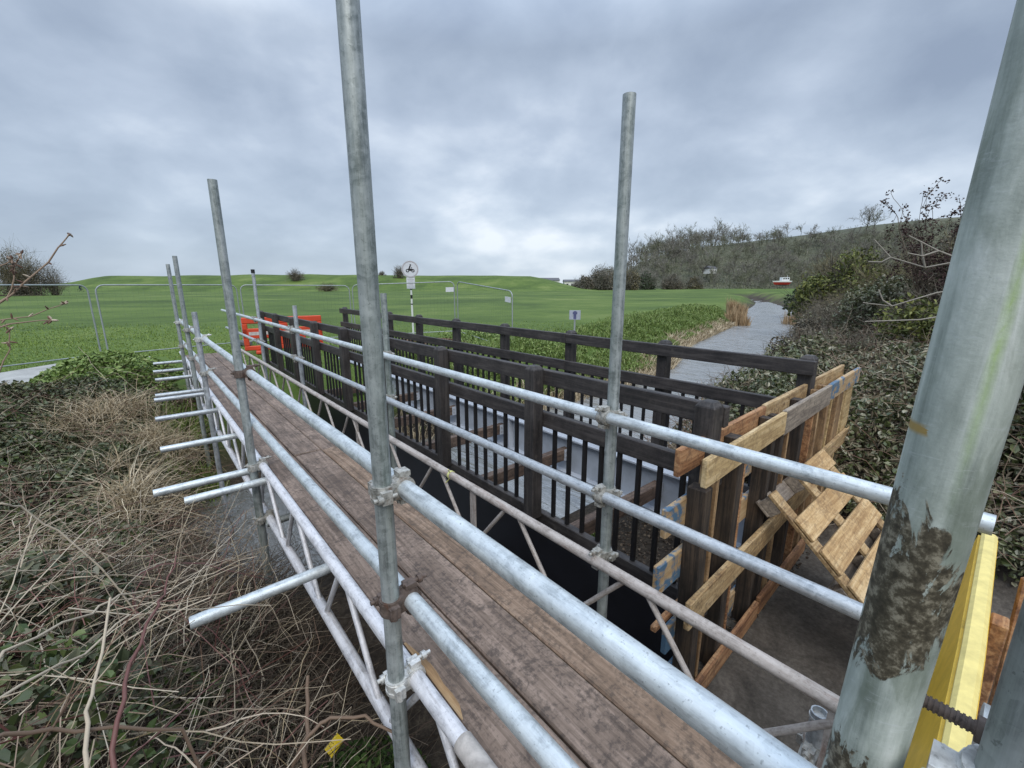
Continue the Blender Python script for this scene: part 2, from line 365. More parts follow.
# ------------------------------------------------------------------ camera (eye at the origin, bridge runs along +Y)
PITCH, TH = math.radians(12.85), math.radians(40.486)
cam = bpy.data.cameras.new('camera'); cam.sensor_width = 36; cam.lens = 36 * 434 / 1024; cam.clip_start = .02; cam.clip_end = 4000
co = link('camera', cam); co.rotation_euler = (PI / 2 - PITCH, 0, -TH); SC.camera = co
SC.view_settings.view_transform = 'Standard'; SC.view_settings.look = 'None'; SC.view_settings.gamma = 1; SC.view_settings.exposure = .40
def lat(F, r, z=0.0):      # forward / right distances -> world
    return Vector((F * math.sin(TH) + r * math.cos(TH), F * math.cos(TH) - r * math.sin(TH), z))

# ------------------------------------------------------------------ sky and light
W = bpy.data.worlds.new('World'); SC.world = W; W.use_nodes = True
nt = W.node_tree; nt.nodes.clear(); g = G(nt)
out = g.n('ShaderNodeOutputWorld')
SUN_EL, SUN_AZ = math.radians(48), math.radians(215)
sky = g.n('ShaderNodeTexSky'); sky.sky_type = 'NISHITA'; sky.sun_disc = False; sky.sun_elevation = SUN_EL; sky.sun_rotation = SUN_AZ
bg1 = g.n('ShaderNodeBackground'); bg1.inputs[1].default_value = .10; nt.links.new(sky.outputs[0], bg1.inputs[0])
tc = g.n('ShaderNodeTexCoord'); sep = g.n('ShaderNodeSeparateXYZ'); nt.links.new(tc.outputs['Generated'], sep.inputs[0])
zc = g.math('MAXIMUM', sep.outputs[2], 0.)
dn = g.math('ADD', zc, .42)
cb = g.n('ShaderNodeCombineXYZ')
nt.links.new(g.math('DIVIDE', sep.outputs[0], dn), cb.inputs[0]); nt.links.new(g.math('DIVIDE', sep.outputs[1], dn), cb.inputs[1])
mp = g.n('ShaderNodeMapping'); mp.inputs['Rotation'].default_value = (0, 0, TH); mp.inputs['Scale'].default_value = (1.7, 1.7, 1); mp.inputs['Location'].default_value = (1.7, .35, 0)
nt.links.new(cb.outputs[0], mp.inputs[0])
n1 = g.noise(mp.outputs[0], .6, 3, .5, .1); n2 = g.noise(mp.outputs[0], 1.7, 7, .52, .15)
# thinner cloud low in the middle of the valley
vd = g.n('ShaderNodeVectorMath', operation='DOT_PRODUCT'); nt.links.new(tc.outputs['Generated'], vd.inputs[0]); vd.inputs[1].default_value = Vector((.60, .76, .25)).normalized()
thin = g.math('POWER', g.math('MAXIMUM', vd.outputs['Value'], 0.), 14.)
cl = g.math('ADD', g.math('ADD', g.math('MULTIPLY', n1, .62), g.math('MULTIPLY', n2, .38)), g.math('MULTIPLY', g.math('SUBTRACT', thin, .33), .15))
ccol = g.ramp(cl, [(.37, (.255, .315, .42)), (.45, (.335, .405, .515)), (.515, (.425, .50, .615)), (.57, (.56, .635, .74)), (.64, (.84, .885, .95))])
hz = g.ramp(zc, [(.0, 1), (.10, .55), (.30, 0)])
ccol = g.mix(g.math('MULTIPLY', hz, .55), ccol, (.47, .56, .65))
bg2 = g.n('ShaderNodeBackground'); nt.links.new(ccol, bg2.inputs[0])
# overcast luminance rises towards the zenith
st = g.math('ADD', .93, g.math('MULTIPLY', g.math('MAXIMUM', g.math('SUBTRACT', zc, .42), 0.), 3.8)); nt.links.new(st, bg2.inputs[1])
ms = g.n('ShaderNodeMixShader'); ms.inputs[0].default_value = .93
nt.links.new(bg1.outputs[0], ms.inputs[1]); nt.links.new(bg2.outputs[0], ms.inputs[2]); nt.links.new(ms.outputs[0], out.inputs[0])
sl = bpy.data.lights.new('sun', 'SUN'); sl.energy = 1.4; sl.angle = math.radians(40); sl.color = (1, .94, .85)
so = link('sun', sl); so.rotation_euler = Vector((math.sin(SUN_AZ) * math.cos(SUN_EL), math.cos(SUN_AZ) * math.cos(SUN_EL), math.sin(SUN_EL))).to_track_quat('Z', 'Y').to_euler()

# ------------------------------------------------------------------ ground
FIELD, WATER = -1.72, -2.62
NEAR = np.array([(-60, 4.9), (-2.5, 4.9), (-1., 4.7), (0, 4.3), (1, 4.0), (2, 3.0), (5, 3.2), (10.2, 4.2), (12.8, 4.5), (18.5, 5.4), (30, 8.0), (45, 13), (62, 20.0), (75, 26.), (110, 45), (400, 45)])
FAR = np.array([(-60, 4.9), (-2.5, 4.9), (-1., 5.8), (0, 6.2), (2, 6.3), (5, 6.35), (10.2, 6.6), (12.8, 7.15), (18.5, 9.5), (30, 12.5), (45, 18.0), (62, 23.3), (75, 28), (110, 47), (400, 47)])
def sstep(a, b, x): t = np.clip((x - a) / (b - a), 0, 1); return t * t * (3 - 2 * t)
def vnoise(x, y, s, seed=0):
    v = 0.
    for k, (a, b, c) in enumerate(((1., .37, 1.3), (-.6, .9, 4.1), (.25, -1.1, 2.2), (.8, .75, 5.6))):
        v = v + np.sin((a * x + b * y) / s * (1 + .31 * k) + c + seed)
    return v / 4
def height(x, y):
    x = np.asarray(x, float); y = np.asarray(y, float)
    yn = np.interp(x, NEAR[:, 0], NEAR[:, 1]); yf = np.interp(x, FAR[:, 0], FAR[:, 1])
    w = yf - yn
    # far side: bank up to the field
    df = y - yf; hf = WATER - .02 + (FIELD - WATER + .02) * sstep(0, 2.4, df) ** .8
    F = x * math.sin(TH) + y * math.cos(TH); r = x * math.cos(TH) - y * math.sin(TH); u = r / np.maximum(F, 1)
    lev = sstep(118, 150, F) * (4.9 + .5 * vnoise(x, y, 37) + 1.2 * sstep(-.4, -.95, u) * 0) * (1 - sstep(.03, .19, u)) * sstep(-1.02, -.9, u)
    lev = lev + sstep(118, 150, F) * 2.2 * (1 - sstep(-1.02, -.9, u))
    lev = lev * (1 + .05 * vnoise(x, y, 7., 5))
    hf = hf + lev + .035 * vnoise(x, y, 2.3) * sstep(1, 6, df) + .1 * vnoise(x, y, 9., 2) * sstep(6, 20, df)
    # near side
    dn_ = yn - y
    right = WATER - .02 + 1.15 * (1 - np.exp(-np.maximum(dn_, 0) / 1.1)) + (.06 * np.clip(x - 4, 0, 10) * sstep(0, 3, dn_) + .14 * np.clip(dn_ - 2, 0, 14)) * (1 - .9 * sstep(22, 42, x))
    under = WATER + .32 * sstep(0, 1.2, dn_)
    conc = np.where(dn_ > 1.6, -2.12, WATER + .5 * sstep(0, 1.6, dn_))
    left = WATER + .9 * sstep(0, 1.6, dn_)
    hn = np.where(x < .2, left, under)
    t = sstep(-.5, .45, x); hn = left * (1 - t) + under * t
    t = sstep(1.2, 1.7, x); hn = hn * (1 - t) + conc * t
    t = sstep(4.0, 5.5, x); hn = hn * (1 - t) + right * t
    hn = hn + .04 * vnoise(x, y, .7) * (1 - sstep(1.2, 1.6, x) * (1 - sstep(4.2, 5, x)))
    bed = WATER - .5
    h = np.where(y >= yf, hf, np.where(y <= yn, hn, WATER - .02 - .5 * np.sin(np.clip((y - yn) / np.maximum(w, .05), 0, 1) * PI)))
    # rough bank left of the walkway where the stream is overgrown
    rough = sstep(.22, -.35, x + .12 * vnoise(x, y, .4)) * sstep(9.5, 7, y); h = np.maximum(h, h * (1 - rough) + (-2.15) * rough)
    return h
def axis(lo, hi, fine_lo, fine_hi, step, growth=1.09):
    a = list(np.arange(fine_lo, fine_hi, step)); s = step
    while a[-1] < hi: s *= growth; a.append(a[-1] + s)
    s = step; b = [a[0]]
    while b[-1] > lo: s *= growth; b.append(b[-1] - s)
    return np.array(b[:0:-1] + a)
gx = axis(-900, 1500, -3, 14, .16); gy = axis(-500, 1600, -3, 14, .16)
XX, YY = np.meshgrid(gx, gy, indexing='ij'); HH = height(XX, YY)
V = np.stack([XX, YY, HH], -1).reshape(-1, 3); ny = len(gy)
ii, jj = np.meshgrid(np.arange(len(gx) - 1), np.arange(ny - 1), indexing='ij'); q = (ii * ny + jj).ravel()
F4 = np.stack([q, q + ny, q + ny + 1, q + 1], 1)
m, nt, b = nmat('ground'); g = G(nt)
at = g.n('ShaderNodeAttribute'); at.attribute_name = 'soil'; at2 = g.n('ShaderNodeAttribute'); at2.attribute_name = 'paved'
p = g.world(); n1 = g.noise(p, .09, 6, .6, .5); n2 = g.noise(p, .9, 8, .7, .3); n3 = g.noise(p, 9, 6, .7)
ps = g.world((.018, .10, 1)); n4 = g.noise(ps, 1.2, 6, .7, .3)
a = g.math('ADD', g.math('ADD', g.math('MULTIPLY', n1, .46), g.math('MULTIPLY', n2, .20)), g.math('ADD', g.math('MULTIPLY', n3, .06), g.math('MULTIPLY', n4, .28)))
gcol = g.ramp(a, [(.40, (.046, .078, .014)), (.47, (.070, .114, .020)), (.53, (.096, .146, .027)), (.60, (.15, .19, .05))])
scol = g.ramp(g.math('ADD', g.math('MULTIPLY', n2, .4), g.math('MULTIPLY', g.noise(p, 26, 7, .75), .6)), [(.38, (.018, .013, .009)), (.5, (.045, .034, .024)), (.62, (.10, .078, .055))])
pcol = g.ramp(g.math('ADD', g.math('MULTIPLY', g.noise(p, 3.5, 8, .7, .6), .6), g.math('MULTIPLY', g.noise(p, 40, 6, .7), .4)), [(.36, (.040, .034, .028)), (.5, (.085, .073, .060)), (.64, (.15, .13, .108))])
c = g.mix(at.outputs['Fac'], gcol, scol); c = g.mix(at2.outputs['Fac'], c, pcol)
nt.links.new(c, b.inputs['Base Color']); b.inputs['Roughness'].default_value = .85; b.inputs['Specular IOR Level'].default_value = .25
g.bump(b, g.math('ADD', n3, g.noise(p, 30, 5, .7)), .4, .02)
M['ground'] = m
gm = mesh_np('ground', V, F4, m, True)
yn = np.interp(V[:, 0], NEAR[:, 0], NEAR[:, 1]); yf = np.interp(V[:, 0], FAR[:, 0], FAR[:, 1])
soil = np.clip(np.where(V[:, 1] > yf, 1 - sstep(.4, 1.5, V[:, 1] - yf) + (V[:, 0] < -.2) * sstep(9.6, 8.6, V[:, 1]), 1. - sstep(26, 40, V[:, 0]) * sstep(.8, 2., yn - V[:, 1])), 0, 1)
paved = sstep(1.3, 1.6, V[:, 0]) * (1 - sstep(4.6, 5.1, V[:, 0])) * (1 - sstep(.9, 1.5, V[:, 1]))
for nme, arr in (('soil', soil), ('paved', paved)):
    at_ = gm.attributes.new(nme, 'FLOAT', 'POINT'); at_.data.foreach_set('value', arr.astype(np.float32))
tag(link('ground', gm), kind='structure')

# river: one sheet between the banks
m, nt, b = nmat('water'); g = G(nt); p = g.world((1, 1, 1))
b.inputs['Base Color'].default_value = (.19, .19, .18, 1); b.inputs['Roughness'].default_value = .30; b.inputs['IOR'].default_value = 2.0; b.inputs['Specular IOR Level'].default_value = 1.
wr = g.ramp(g.noise(g.world((3.2, .7, 1)), 1.6, 6, .68, .7), [(.40, .10), (.58, .40)]); nt.links.new(wr, b.inputs['Roughness'])
h1 = g.noise(g.world((2.2, .5, 1)), 1.7, 4, .6, .8); h2 = g.noise(p, 12, 3, .6)
g.bump(b, g.math('ADD', h1, g.math('MULTIPLY', h2, .05)), .6, .12)
xs = np.concatenate([np.arange(-1.6, 30, 1.), np.arange(30, 130, 4.)])
ya = np.interp(xs, NEAR[:, 0], NEAR[:, 1]) - .6; yb = np.interp(xs, FAR[:, 0], FAR[:, 1]) + .6
V = np.stack([np.stack([xs, ya, np.full_like(xs, WATER)], 1), np.stack([xs, yb, np.full_like(xs, WATER)], 1)], 1).reshape(-1, 3)
k = np.arange(len(xs) - 1) * 2; F4 = np.stack([k, k + 2, k + 3, k + 1], 1)
tag(link('river', mesh_np('river', V, F4, m, True)), kind='structure')
# footpath on the far bank
mb = MB(); zz = FIELD + .03
pts = [((-6.0, 7.6), (-6.2, 8.8)), ((-2.9, 9.75), (-3.4, 11.3)), ((-2.41, 10.22), (-2.78, 12.0)), ((-1.89, 10.68), (-2.2, 12.78)), ((-1.28, 11.6), (-1.45, 13.5)), ((-.62, 12.2), (-.7, 13.65)), ((-.15, 12.55), (-.2, 13.5)), ((.1, 12.8), (.08, 13.2))]
vs = [(x, y, zz + .008 * i) for i, pr in enumerate(pts) for x, y in pr]
vs = vs + [(x, y, z - .25) for x, y, z in vs]; n0 = len(pts) * 2; fs = [(2 * i, 2 * i + 2, 2 * i + 3, 2 * i + 1) for i in range(len(pts) - 1)]
for i in range(len(pts) - 1):
    fs += [(2 * i, 2 * i + n0, 2 * i + 2 + n0, 2 * i + 2), (2 * i + 1, 2 * i + 3, 2 * i + 3 + n0, 2 * i + 1 + n0)]
fs.append((2 * len(pts) - 2, 2 * len(pts) - 2 + n0, 2 * len(pts) - 1 + n0, 2 * len(pts) - 1))
mb.add(vs, fs); tag(mb.build('path', M['path']), kind='structure')

# wooded hill on the right of the valley
def hill_h(F, u):
    crest = np.interp(u, [.12, .17, .25, .32, .42, .53, .66, .78, .9, 1.1, 1.5, 2.2], [0, 3, 12, 24, 30, 34.5, 40, 46, 50, 54, 60, 60])
    s = sstep(205, 350, F); top = np.clip((F - 350) / 300, 0, 1)
    return -2.2 + crest * (s ** .9) * (1 + .15 * top) + .5 * vnoise(F * 1., u * 200, 17)
def hill_pt(F, u):
    F = np.asarray(F, float); u = np.asarray(u, float); r = F * u
    return np.stack([F * math.sin(TH) + r * math.cos(TH), F * math.cos(TH) - r * math.sin(TH), hill_h(F, u)], -1)
Fv = np.concatenate([np.arange(195, 380, 5.), np.arange(380, 900, 40.)]); uv = np.linspace(.1, 2.2, 90)
FF, UU = np.meshgrid(Fv, uv, indexing='ij'); V = hill_pt(FF, UU).reshape(-1, 3); ny = len(uv)
ii, jj = np.meshgrid(np.arange(len(Fv) - 1), np.arange(ny - 1), indexing='ij'); q = (ii * ny + jj).ravel()
m, nt, b = nmat('hill_grass'); g = G(nt); p = g.world()
a = g.math('ADD', g.math('MULTIPLY', g.noise(p, .03, 6, .65), .6), g.math('MULTIPLY', g.noise(p, .4, 6, .7), .4))
nt.links.new(g.ramp(a, [(.38, (.05, .055, .032)), (.5, (.075, .08, .045)), (.62, (.10, .10, .06))]), b.inputs['Base Color']); b.inputs['Roughness'].default_value = .9
M['hill'] = m
tag(link('hill', mesh_np('hill', V, np.stack([q, q + 1, q + ny + 1, q + ny], 1), m, True)), kind='structure')

# ------------------------------------------------------------------ scaffold
TR = .0252
def coupler_mesh(mat, name):
    mb = MB()
    mb.tube((0, 0, -.024), (0, 0, .024), .0325, n=18)                       # band round the upright
    mb.tube((0, 0, -.019), (0, 0, -.009), .0345, n=18); mb.tube((0, 0, .009), (0, 0, .019), .0345, n=18)
    mb.tube((.055, -.024, 0), (.055, .024, 0), .0325, n=18)                 # band round the level tube
    mb.tube((.055, -.019, 0), (.055, -.009, 0), .0345, n=18); mb.tube((.055, .009, 0), (.055, .019, 0), .0345, n=18)
    mb.box((.028, 0, 0), (.03, .05, .05))
    for s in (-1, 1): mb.box((-.008, .040 * s, 0), (.030, .016, .036))
    mb.tube((-.045, .041, 0), (.022, .041, 0), .0065, n=8); mb.tube((-.034, .041, 0), (-.020, .041, 0), .0135, n=6)
    mb.tube((-.010, -.043, -.02), (-.010, -.043, .02), .009, n=10)
    mb.box((.060, 0, .040), (.034, .034, .016)); mb.box((.060, 0, -.040), (.034, .034, .016))
    mb.tube((.040, 0, .043), (.118, 0, .043), .0065, n=8); mb.tube((.088, 0, .043), (.102, 0, .043), .0135, n=6)
    mb.tube((.052, -.02, -.043), (.052, .02, -.043), .009, n=10)
    return mb.mesh(name, mat)
CPL = {k: coupler_mesh(M[k], 'coupler_' + k) for k in ('coupler', 'coupler_rust', 'bright_zinc')}
def put_coupler(pole, z, side, kind='coupler', flip=1):
    c = link('coupler', CPL[kind], pole, (0, 0, z - pole.location.z)); c.rotation_euler = (PI if flip < 0 else 0, 0, 0 if side > 0 else PI); return c
def tube_obj(name, p0, p1, mat, r=TR, n=28):
    p0 = Vector(p0); p1 = Vector(p1); L = (p1 - p0).length
    me = MB().tube((0, 0, 0), (0, 0, L), r, n=n, hollow=.84).mesh(name, mat)
    o = link(name, me, None, p0); d = (p1 - p0) / L
    if abs(d.z) < .9999: o.rotation_mode = 'QUATERNION'; o.rotation_quaternion = d.to_track_quat('Z', 'Y')
    return o
ZP1, ZP2, ZT1, ZTL = -.557, -.918, -1.20, -1.592
ZR1, ZR2, ZT2 = -.557, -.928, -1.247
XL, XR = .445, 1.53
GP = 'uprights of the scaffold walkway'
poles = [  # x, y, z0, z1, material, label, couplers (z, kind)
    (XL, .018, -2.6, 1.3, 'muddy_galv', 'closest upright, huge in the foreground, caked with mud and striped with yellow-green paint', [(ZP2, 'coupler', 1)]),
    (XL, -.058, -2.6, 1.3, 'galv_pole', 'galvanised upright in the lower right corner just beside the muddy closest upright', [(-.385, 'bright_zinc', 1)]),
    (XL, 1.07, -2.5, 1.35, 'galv_pole', 'tall grey streaked upright running out of the top of the photo', [(ZP1, 'coupler', 1), (ZP2, 'coupler_rust', 1), (ZT1, 'bright_zinc', 1)]),
    (XL, 3.22, -3.0, .60, 'galv_pole', 'grey clean cut upright standing in the stream on the left of the walkway', [(ZP1, 'coupler_rust', 1), (ZT1, 'coupler', 1), (ZTL, 'coupler', 1)]),
    (XL, 5.56, -2.6, -.271, 'galv_thin', 'short pale upright stub ending just above the left guardrail', [(ZP1, 'bright_zinc', 1), (ZP2, 'coupler', 1)]),
    (XL, 6.85, -2.7, .345, 'galv_pole', 'grey upright just beyond the short stub on the left side', [(ZP1, 'coupler', 1), (ZP2, 'coupler', 1)]),
    (XL, 8.35, -2.3, .30, 'galv_pole', 'farthest left upright with a white fitting where the guardrail ends', [(ZP1, 'bright_zinc', 1), (ZP2, 'coupler', 1)]),
    (XR, 1.11, -2.6, .70, 'galv_pole', 'lone upright against the sky in front of the black parapet', [(ZR1, 'coupler', -1), (ZR2, 'coupler', -1), (ZT2, 'coupler', -1)]),
    (XR, 3.39, -2.7, -.065, 'galv_pole', 'short upright half hidden behind the tall streaked upright', [(ZR1, 'coupler', -1), (ZR2, 'coupler', -1)]),
    (XR, 6.05, -2.7, -.255, 'galv_thin', 'short pale upright in front of the orange barrier', [(ZR1, 'coupler', -1), (ZR2, 'coupler', -1)]),
    (XR, 8.30, -2.4, .24, 'galv_thin', 'farthest right upright with a black cap, left of the orange barrier', [(ZR1, 'coupler', -1), (ZR2, 'coupler', -1)]),
    (XR, .22, -2.12, -1.38, 'galv_thin', 'short stub of tube with a collar standing at the near end of the right beam', [(ZT2 - .28, 'coupler', -1)]),
]
for x, y, z0, z1, mt, lab, cps in poles:
    o = tag(tube_obj('scaffold_upright', (x, y, z0), (x, y, z1), M[mt], n=48 if y < .1 else 28), lab, 'scaffold pole', GP)
    if y == .018: o.rotation_euler = (math.radians(1.6), 0, 0); o.location.y = .018 + .065 + .006
    for z, kind, s in cps: put_coupler(o, z, s, kind, -1 if (y == 1.07 and z == ZP1) else 1)
    if y == 8.30: MB().tube((0, 0, z1 - z0 - .05), (0, 0, z1 - z0 + .008), TR + .004, n=16).build('end_cap', M['black_mark'], o)
    if y == .22: MB().tube((0, 0, z1 - z0 - .03), (0, 0, z1 - z0 - .018), TR + .003, n=20).build('collar', M['bright_zinc'], o)
# bolt joining the two nearest uprights
mb = MB(); zb = -.345
bx_ = .462
mb.tube((bx_, -.050, zb), (bx_, .010, zb), .0050, n=12)
for k_ in range(12): mb.tube((bx_, -.030 + k_ * .0033, zb), (bx_, -.0284 + k_ * .0033, zb), .0060, n=12)
mb.tube((bx_, -.040, zb), (bx_, -.030, zb), .0105, n=6)
bolt = tag(mb.build('clamp_bolt', M['coupler_rust']), 'dark threaded bolt with nut between the two closest uprights', 'bolt')
rails = [
    ((.50, 9.0, ZP1), (.50, -.35, ZP1), 'galv_light', 'upper left guardrail tube, closest and thickest pale tube running diagonally over the boards'),
    ((.50, 9.0, ZP2), (.50, -.35, ZP2), 'galv_light', 'lower left guardrail tube above the left edge of the boards'),
    ((1.475, 11.9, ZR1), (1.475, -.036, ZR1), 'galv_light', 'upper right guardrail tube passing in front of the pallets'),
    ((1.475, 11.6, ZR2), (1.475, .05, ZR2), 'galv_thin', 'lower right guardrail tube running in front of the black balusters'),
]
for p0, p1, mt, lab in rails: tag(tube_obj('guardrail', p0, p1, M[mt], n=40), lab, 'guardrail', 'guardrail tubes of the walkway')
# lattice beams carrying the walkway
def lattice(x, zt, zb, y0, y1, mt, lab, apex0, pitch, kind):
    root = empty('lattice_beam', (x, y0, zb)); tag(root, lab, 'lattice beam', 'lattice beams under the walkway'); O = root.location
    def axis_tube(nm, z):
        o = tube_obj(nm, (0, 0, z - zb), (0, y1 - y0, z - zb), M[mt], n=24); o.parent = root; return o
    axis_tube('top_chord', zt); axis_tube('bottom_chord', zb)
    y = apex0; rr = .0125
    while y < y1 - .1:
        for s in (-1, 1):
            a = y + s * .045; c = y + s * (pitch / 2 - .03)
            if not (y0 < c < y1): continue
            za, zc_ = (zt, zb) if kind == 'A' else (zb, zt)
            o = tube_obj('brace', (0, a - y0, za - zb), (0, c - y0, zc_ - zb), M[mt], r=rr, n=12); o.parent = root
        y += pitch
    return root
L1 = lattice(.50, ZT1, ZTL, .05, 9.9, 'white_alu', 'white lattice beam along the left edge of the boards', .605, .725, 'V')
L2 = lattice(1.45, ZT2, ZT2 - .40, .02, 10.0, 'worn_paint', 'worn off-white lattice beam in front of the black girder', .07, .815, 'A')
for yy in (.165, 2.08, 4.0): MB().box((0, yy - .02, .2), (.012, .05, .36)).build('end_plate', M['worn_paint'], L2)
MB().tube((0, .12, ZT1 - ZTL), (0, .74, ZT1 - ZTL), TR + .004, n=20).build('wrapped_sleeve', plain('dirty_wrap', (.42, .39, .36), .8, 0, .3, 25, .85), L1)
mb = MB(); yt = 2.33; mb.tube((1.45, yt - .008, ZT2), (1.45, yt + .008, ZT2), TR + .004, n=14); mb.tube((1.44, yt, ZT2 + .02), (1.41, yt - .03, ZT2 + .06), .004, n=6); mb.tube((1.44, yt, ZT2 - .02), (1.425, yt + .03, ZT2 - .06), .004, n=6)
tag(mb.build('cable_tie', M['tie']), 'pale yellow tie knotted round the off-white lattice beam', 'tie')
# transoms under the boards
tr = [(.25, .30, 1.56, -1.70), (.95, .33, 1.10, -1.62), (1.94, -.02, 1.10, -1.305), (3.14, .053, 1.10, -1.287), (3.39, -.088, 1.10, -1.287), (4.31, -.018, 1.10, -1.287), (5.37, -.017, 1.10, -1.287), (6.30, .003, 1.10, -1.287),
      (6.55, .02, 1.10, -1.287), (7.68, .054, 1.10, -1.287), (8.44, .054, 1.10, -1.287), (9.33, .079, 1.10, -1.287)]
tl = ['tube under the boards at the near bottom edge', 'tube under the boards beside the base of the tall streaked upright', 'cross tube sticking out alone low over the brambles', 'nearer of the two parallel cross tubes sticking out beside the grey upright', 'farther of the two parallel cross tubes sticking out beside the grey upright',
      'cross tube sticking out just beyond the parallel pair over the dead grass', 'short cross tube sticking out between the dead grass and the nettles', 'nearer of the close pair of cross tubes beside the green nettles', 'farther of the close pair of cross tubes beside the green nettles',
      'third cross tube from the far end of the walkway', 'second cross tube from the far end of the walkway', 'last cross tube at the far end of the walkway']
for (y, x0, x1, z), lb in zip(tr, tl): tag(tube_obj('cross_tube', (x0, y, z), (x1, y, z), M['galv_light' if y < 4.5 and y > 1 else 'galv_thin'], n=24), lb, 'scaffold tube', 'cross tubes under the boards')
tag(tube_obj('cross_tube', (.47, 3.165, -1.61), (1.56, 3.165, -1.61), M['galv_pole'], n=20), 'lower cross tube clamped to the upright that stands in the stream', 'scaffold tube', 'cross tubes under the boards')
# scaffold boards
rows = ['left edge', 'middle', 'right edge']; segs = [(.08, 3.297), (3.305, 6.42), (6.43, 9.62)]; segn = ['nearest', 'middle', 'far']
X0, BW = .530, .1935
for j, (ya, yb) in enumerate(segs):
    for i in range(3):
        dy = rng.uniform(-.012, .012); w = BW - .007
        me = MB().box((0, 0, 0), (w, yb - ya, .036)).mesh('scaffold_board', M['deck_warm'] if i == 2 and j == 0 else M['deck'], bevel=.006)
        o = link('scaffold_board', me, None, (X0 + BW * (i + .5), (ya + yb) / 2 + dy, -1.238 + rng.uniform(-.003, .003)))
        o.rotation_euler = (0, rng.uniform(-.008, .008), rng.uniform(-.0006, .0006))
        tag(o, f'worn brown walkway board, {rows[i]} row, {segn[j]} of its row', 'scaffold board', 'boards of the walkway')
        if i == 0 and j == 0:
            mb = MB(); n0 = 9
            pts = [(-.070 + .004 * math.sin(k * 1.7) + (.008 if 1 < k < 7 else 0) - (.014 if k in (0, n0 - 1) else 0), -.84 + .36 * k / (n0 - 1)) for k in range(n0)]
            top = [(-.088, y, .0205) for _, y in pts] + [(x, y, .0205) for x, y in pts]
            mb.add(top, [(k, n0 + k, n0 + k + 1, k + 1) for k in range(n0 - 1)]); mb.build('split_patch', M['deck_raw'], o)

# ------------------------------------------------------------------ footbridge under repair
PY = [.90, 2.11, 3.32, 4.53, 5.74, 6.95, 8.16, 9.37, 10.58]
PY2 = [.97, 2.12, 3.28, 4.45, 5.61, 6.77, 7.93, 9.09, 10.28]
def parapet(xp, ys, side, lab, ylo, yhi, ztops):
    """side: +1 rails on the +X face of the posts, -1 on the -X face"""
    root = empty('parapet', (xp, ys[0], -1.66)); tag(root, lab, 'parapet', 'parapets of the footbridge'); O = root.location
    xr = xp + side * .0735
    zt, zm, hb = ztops
    for y in ys:
        mb = MB(); h = .048
        z0, z1 = -1.66, zt + .03
        mb.add([(xp + a * h, y + c * h, z) for z in (z0, z1 - .025) for a, c in ((-1, -1), (1, -1), (1, 1), (-1, 1))] + [(xp + a * h * .6, y + c * h * .6, z1) for a, c in ((-1, -1), (1, -1), (1, 1), (-1, 1))],
               [(0, 1, 5, 4), (1, 2, 6, 5), (2, 3, 7, 6), (3, 0, 4, 7), (4, 5, 9, 8), (5, 6, 10, 9), (6, 7, 11, 10), (7, 4, 8, 11), (8, 9, 10, 11), (3, 2, 1, 0)])
        po = mb.build('post', M['black_post'], root, O, .004)
        bb = MB(); xf = xp - .048 if side > 0 else xr - .025
        for zc in (zt - .026, zt - .076, zm - .026, zm - .076): bb.tube((xf - .010, y, zc), (xf + .002, y, zc), .010, n=8)
        bb.build('bolts', M['bolt'], po)
    for nm, z1, hh in (('top_rail', zt, .105), ('mid_rail', zm, .108)):
        yy = [ylo] + [y for y in ys[1:-1]][1::2] + [yhi]
        for a, c in zip(yy[:-1], yy[1:]):
            MB().box((xr, (a + c) / 2, z1 - hh / 2 + rng.uniform(-.003, .003)), (.045, c - a - .004, hh)).build(nm, M['black_wood'], root, O, .005)
    MB().box((xr, (ylo + yhi) / 2, hb - .045), (.055, yhi - ylo, .09)).build('bottom_rail', M['black_wood'], root, O, .004)
    for a, c in zip(ys[:-1], ys[1:]):
        for k in range(1, 9):
            y = a + (c - a) * k / 9
            MB().box((xr + side * .005, y, (zm - .09 + hb) / 2), (.024, .024, zm - .09 - hb)).build('baluster', M['baluster'], root, O)
    return root
parapet(2.0, PY, 1, 'black timber parapet nearest the walkway, with square posts standing proud of its rails', .84, 10.66, (-.562, -.862, -1.635))
parapet(3.675, PY2, -1, 'black timber parapet on the far side of the footbridge with bright bolts', .90, 10.38, (-.527, -.832, -1.60))
def girder(x, z1, z0, mt, lab, wf=.16, y0=.9, y1=10.4):
    root = empty('girder', (x, y0, z0)); tag(root, lab, 'girder', 'steel girders of the footbridge'); O = root.location
    yc = (y0 + y1) / 2; L = y1 - y0
    MB().box((x, yc, z1 - .012), (wf, L, .024)).build('top_flange', M[mt], root, O, .004)
    MB().box((x, yc, (z0 + z1) / 2), (.016, L - .004, z1 - z0 - .052)).build('web', M[mt], root, O)
    MB().box((x, yc, z0 + .012), (wf, L, .024)).build('bottom_flange', M[mt], root, O, .004)
    for k in range(7): MB().box((x - .045, y0 + .1 + k * (L - .2) / 6, (z0 + z1) / 2), (.07, .012, z1 - z0 - .054)).build('stiffener', M[mt], root, O)
    return root
girder(3.52, -1.665, -2.10, 'girder_grey', 'pale grey steel girder under the far parapet of the footbridge')
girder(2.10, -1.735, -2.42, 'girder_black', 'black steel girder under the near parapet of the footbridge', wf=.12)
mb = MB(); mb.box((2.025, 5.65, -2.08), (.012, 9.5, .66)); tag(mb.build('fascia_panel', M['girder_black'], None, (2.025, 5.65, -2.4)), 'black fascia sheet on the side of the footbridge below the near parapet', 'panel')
bl = ['bearer timber nearest the pallets', 'second bearer timber from the pallets', 'third bearer timber from the pallets', 'fourth bearer timber from the pallets'] + ['brown bearer timber spanning between the girders towards the far bank'] * 4
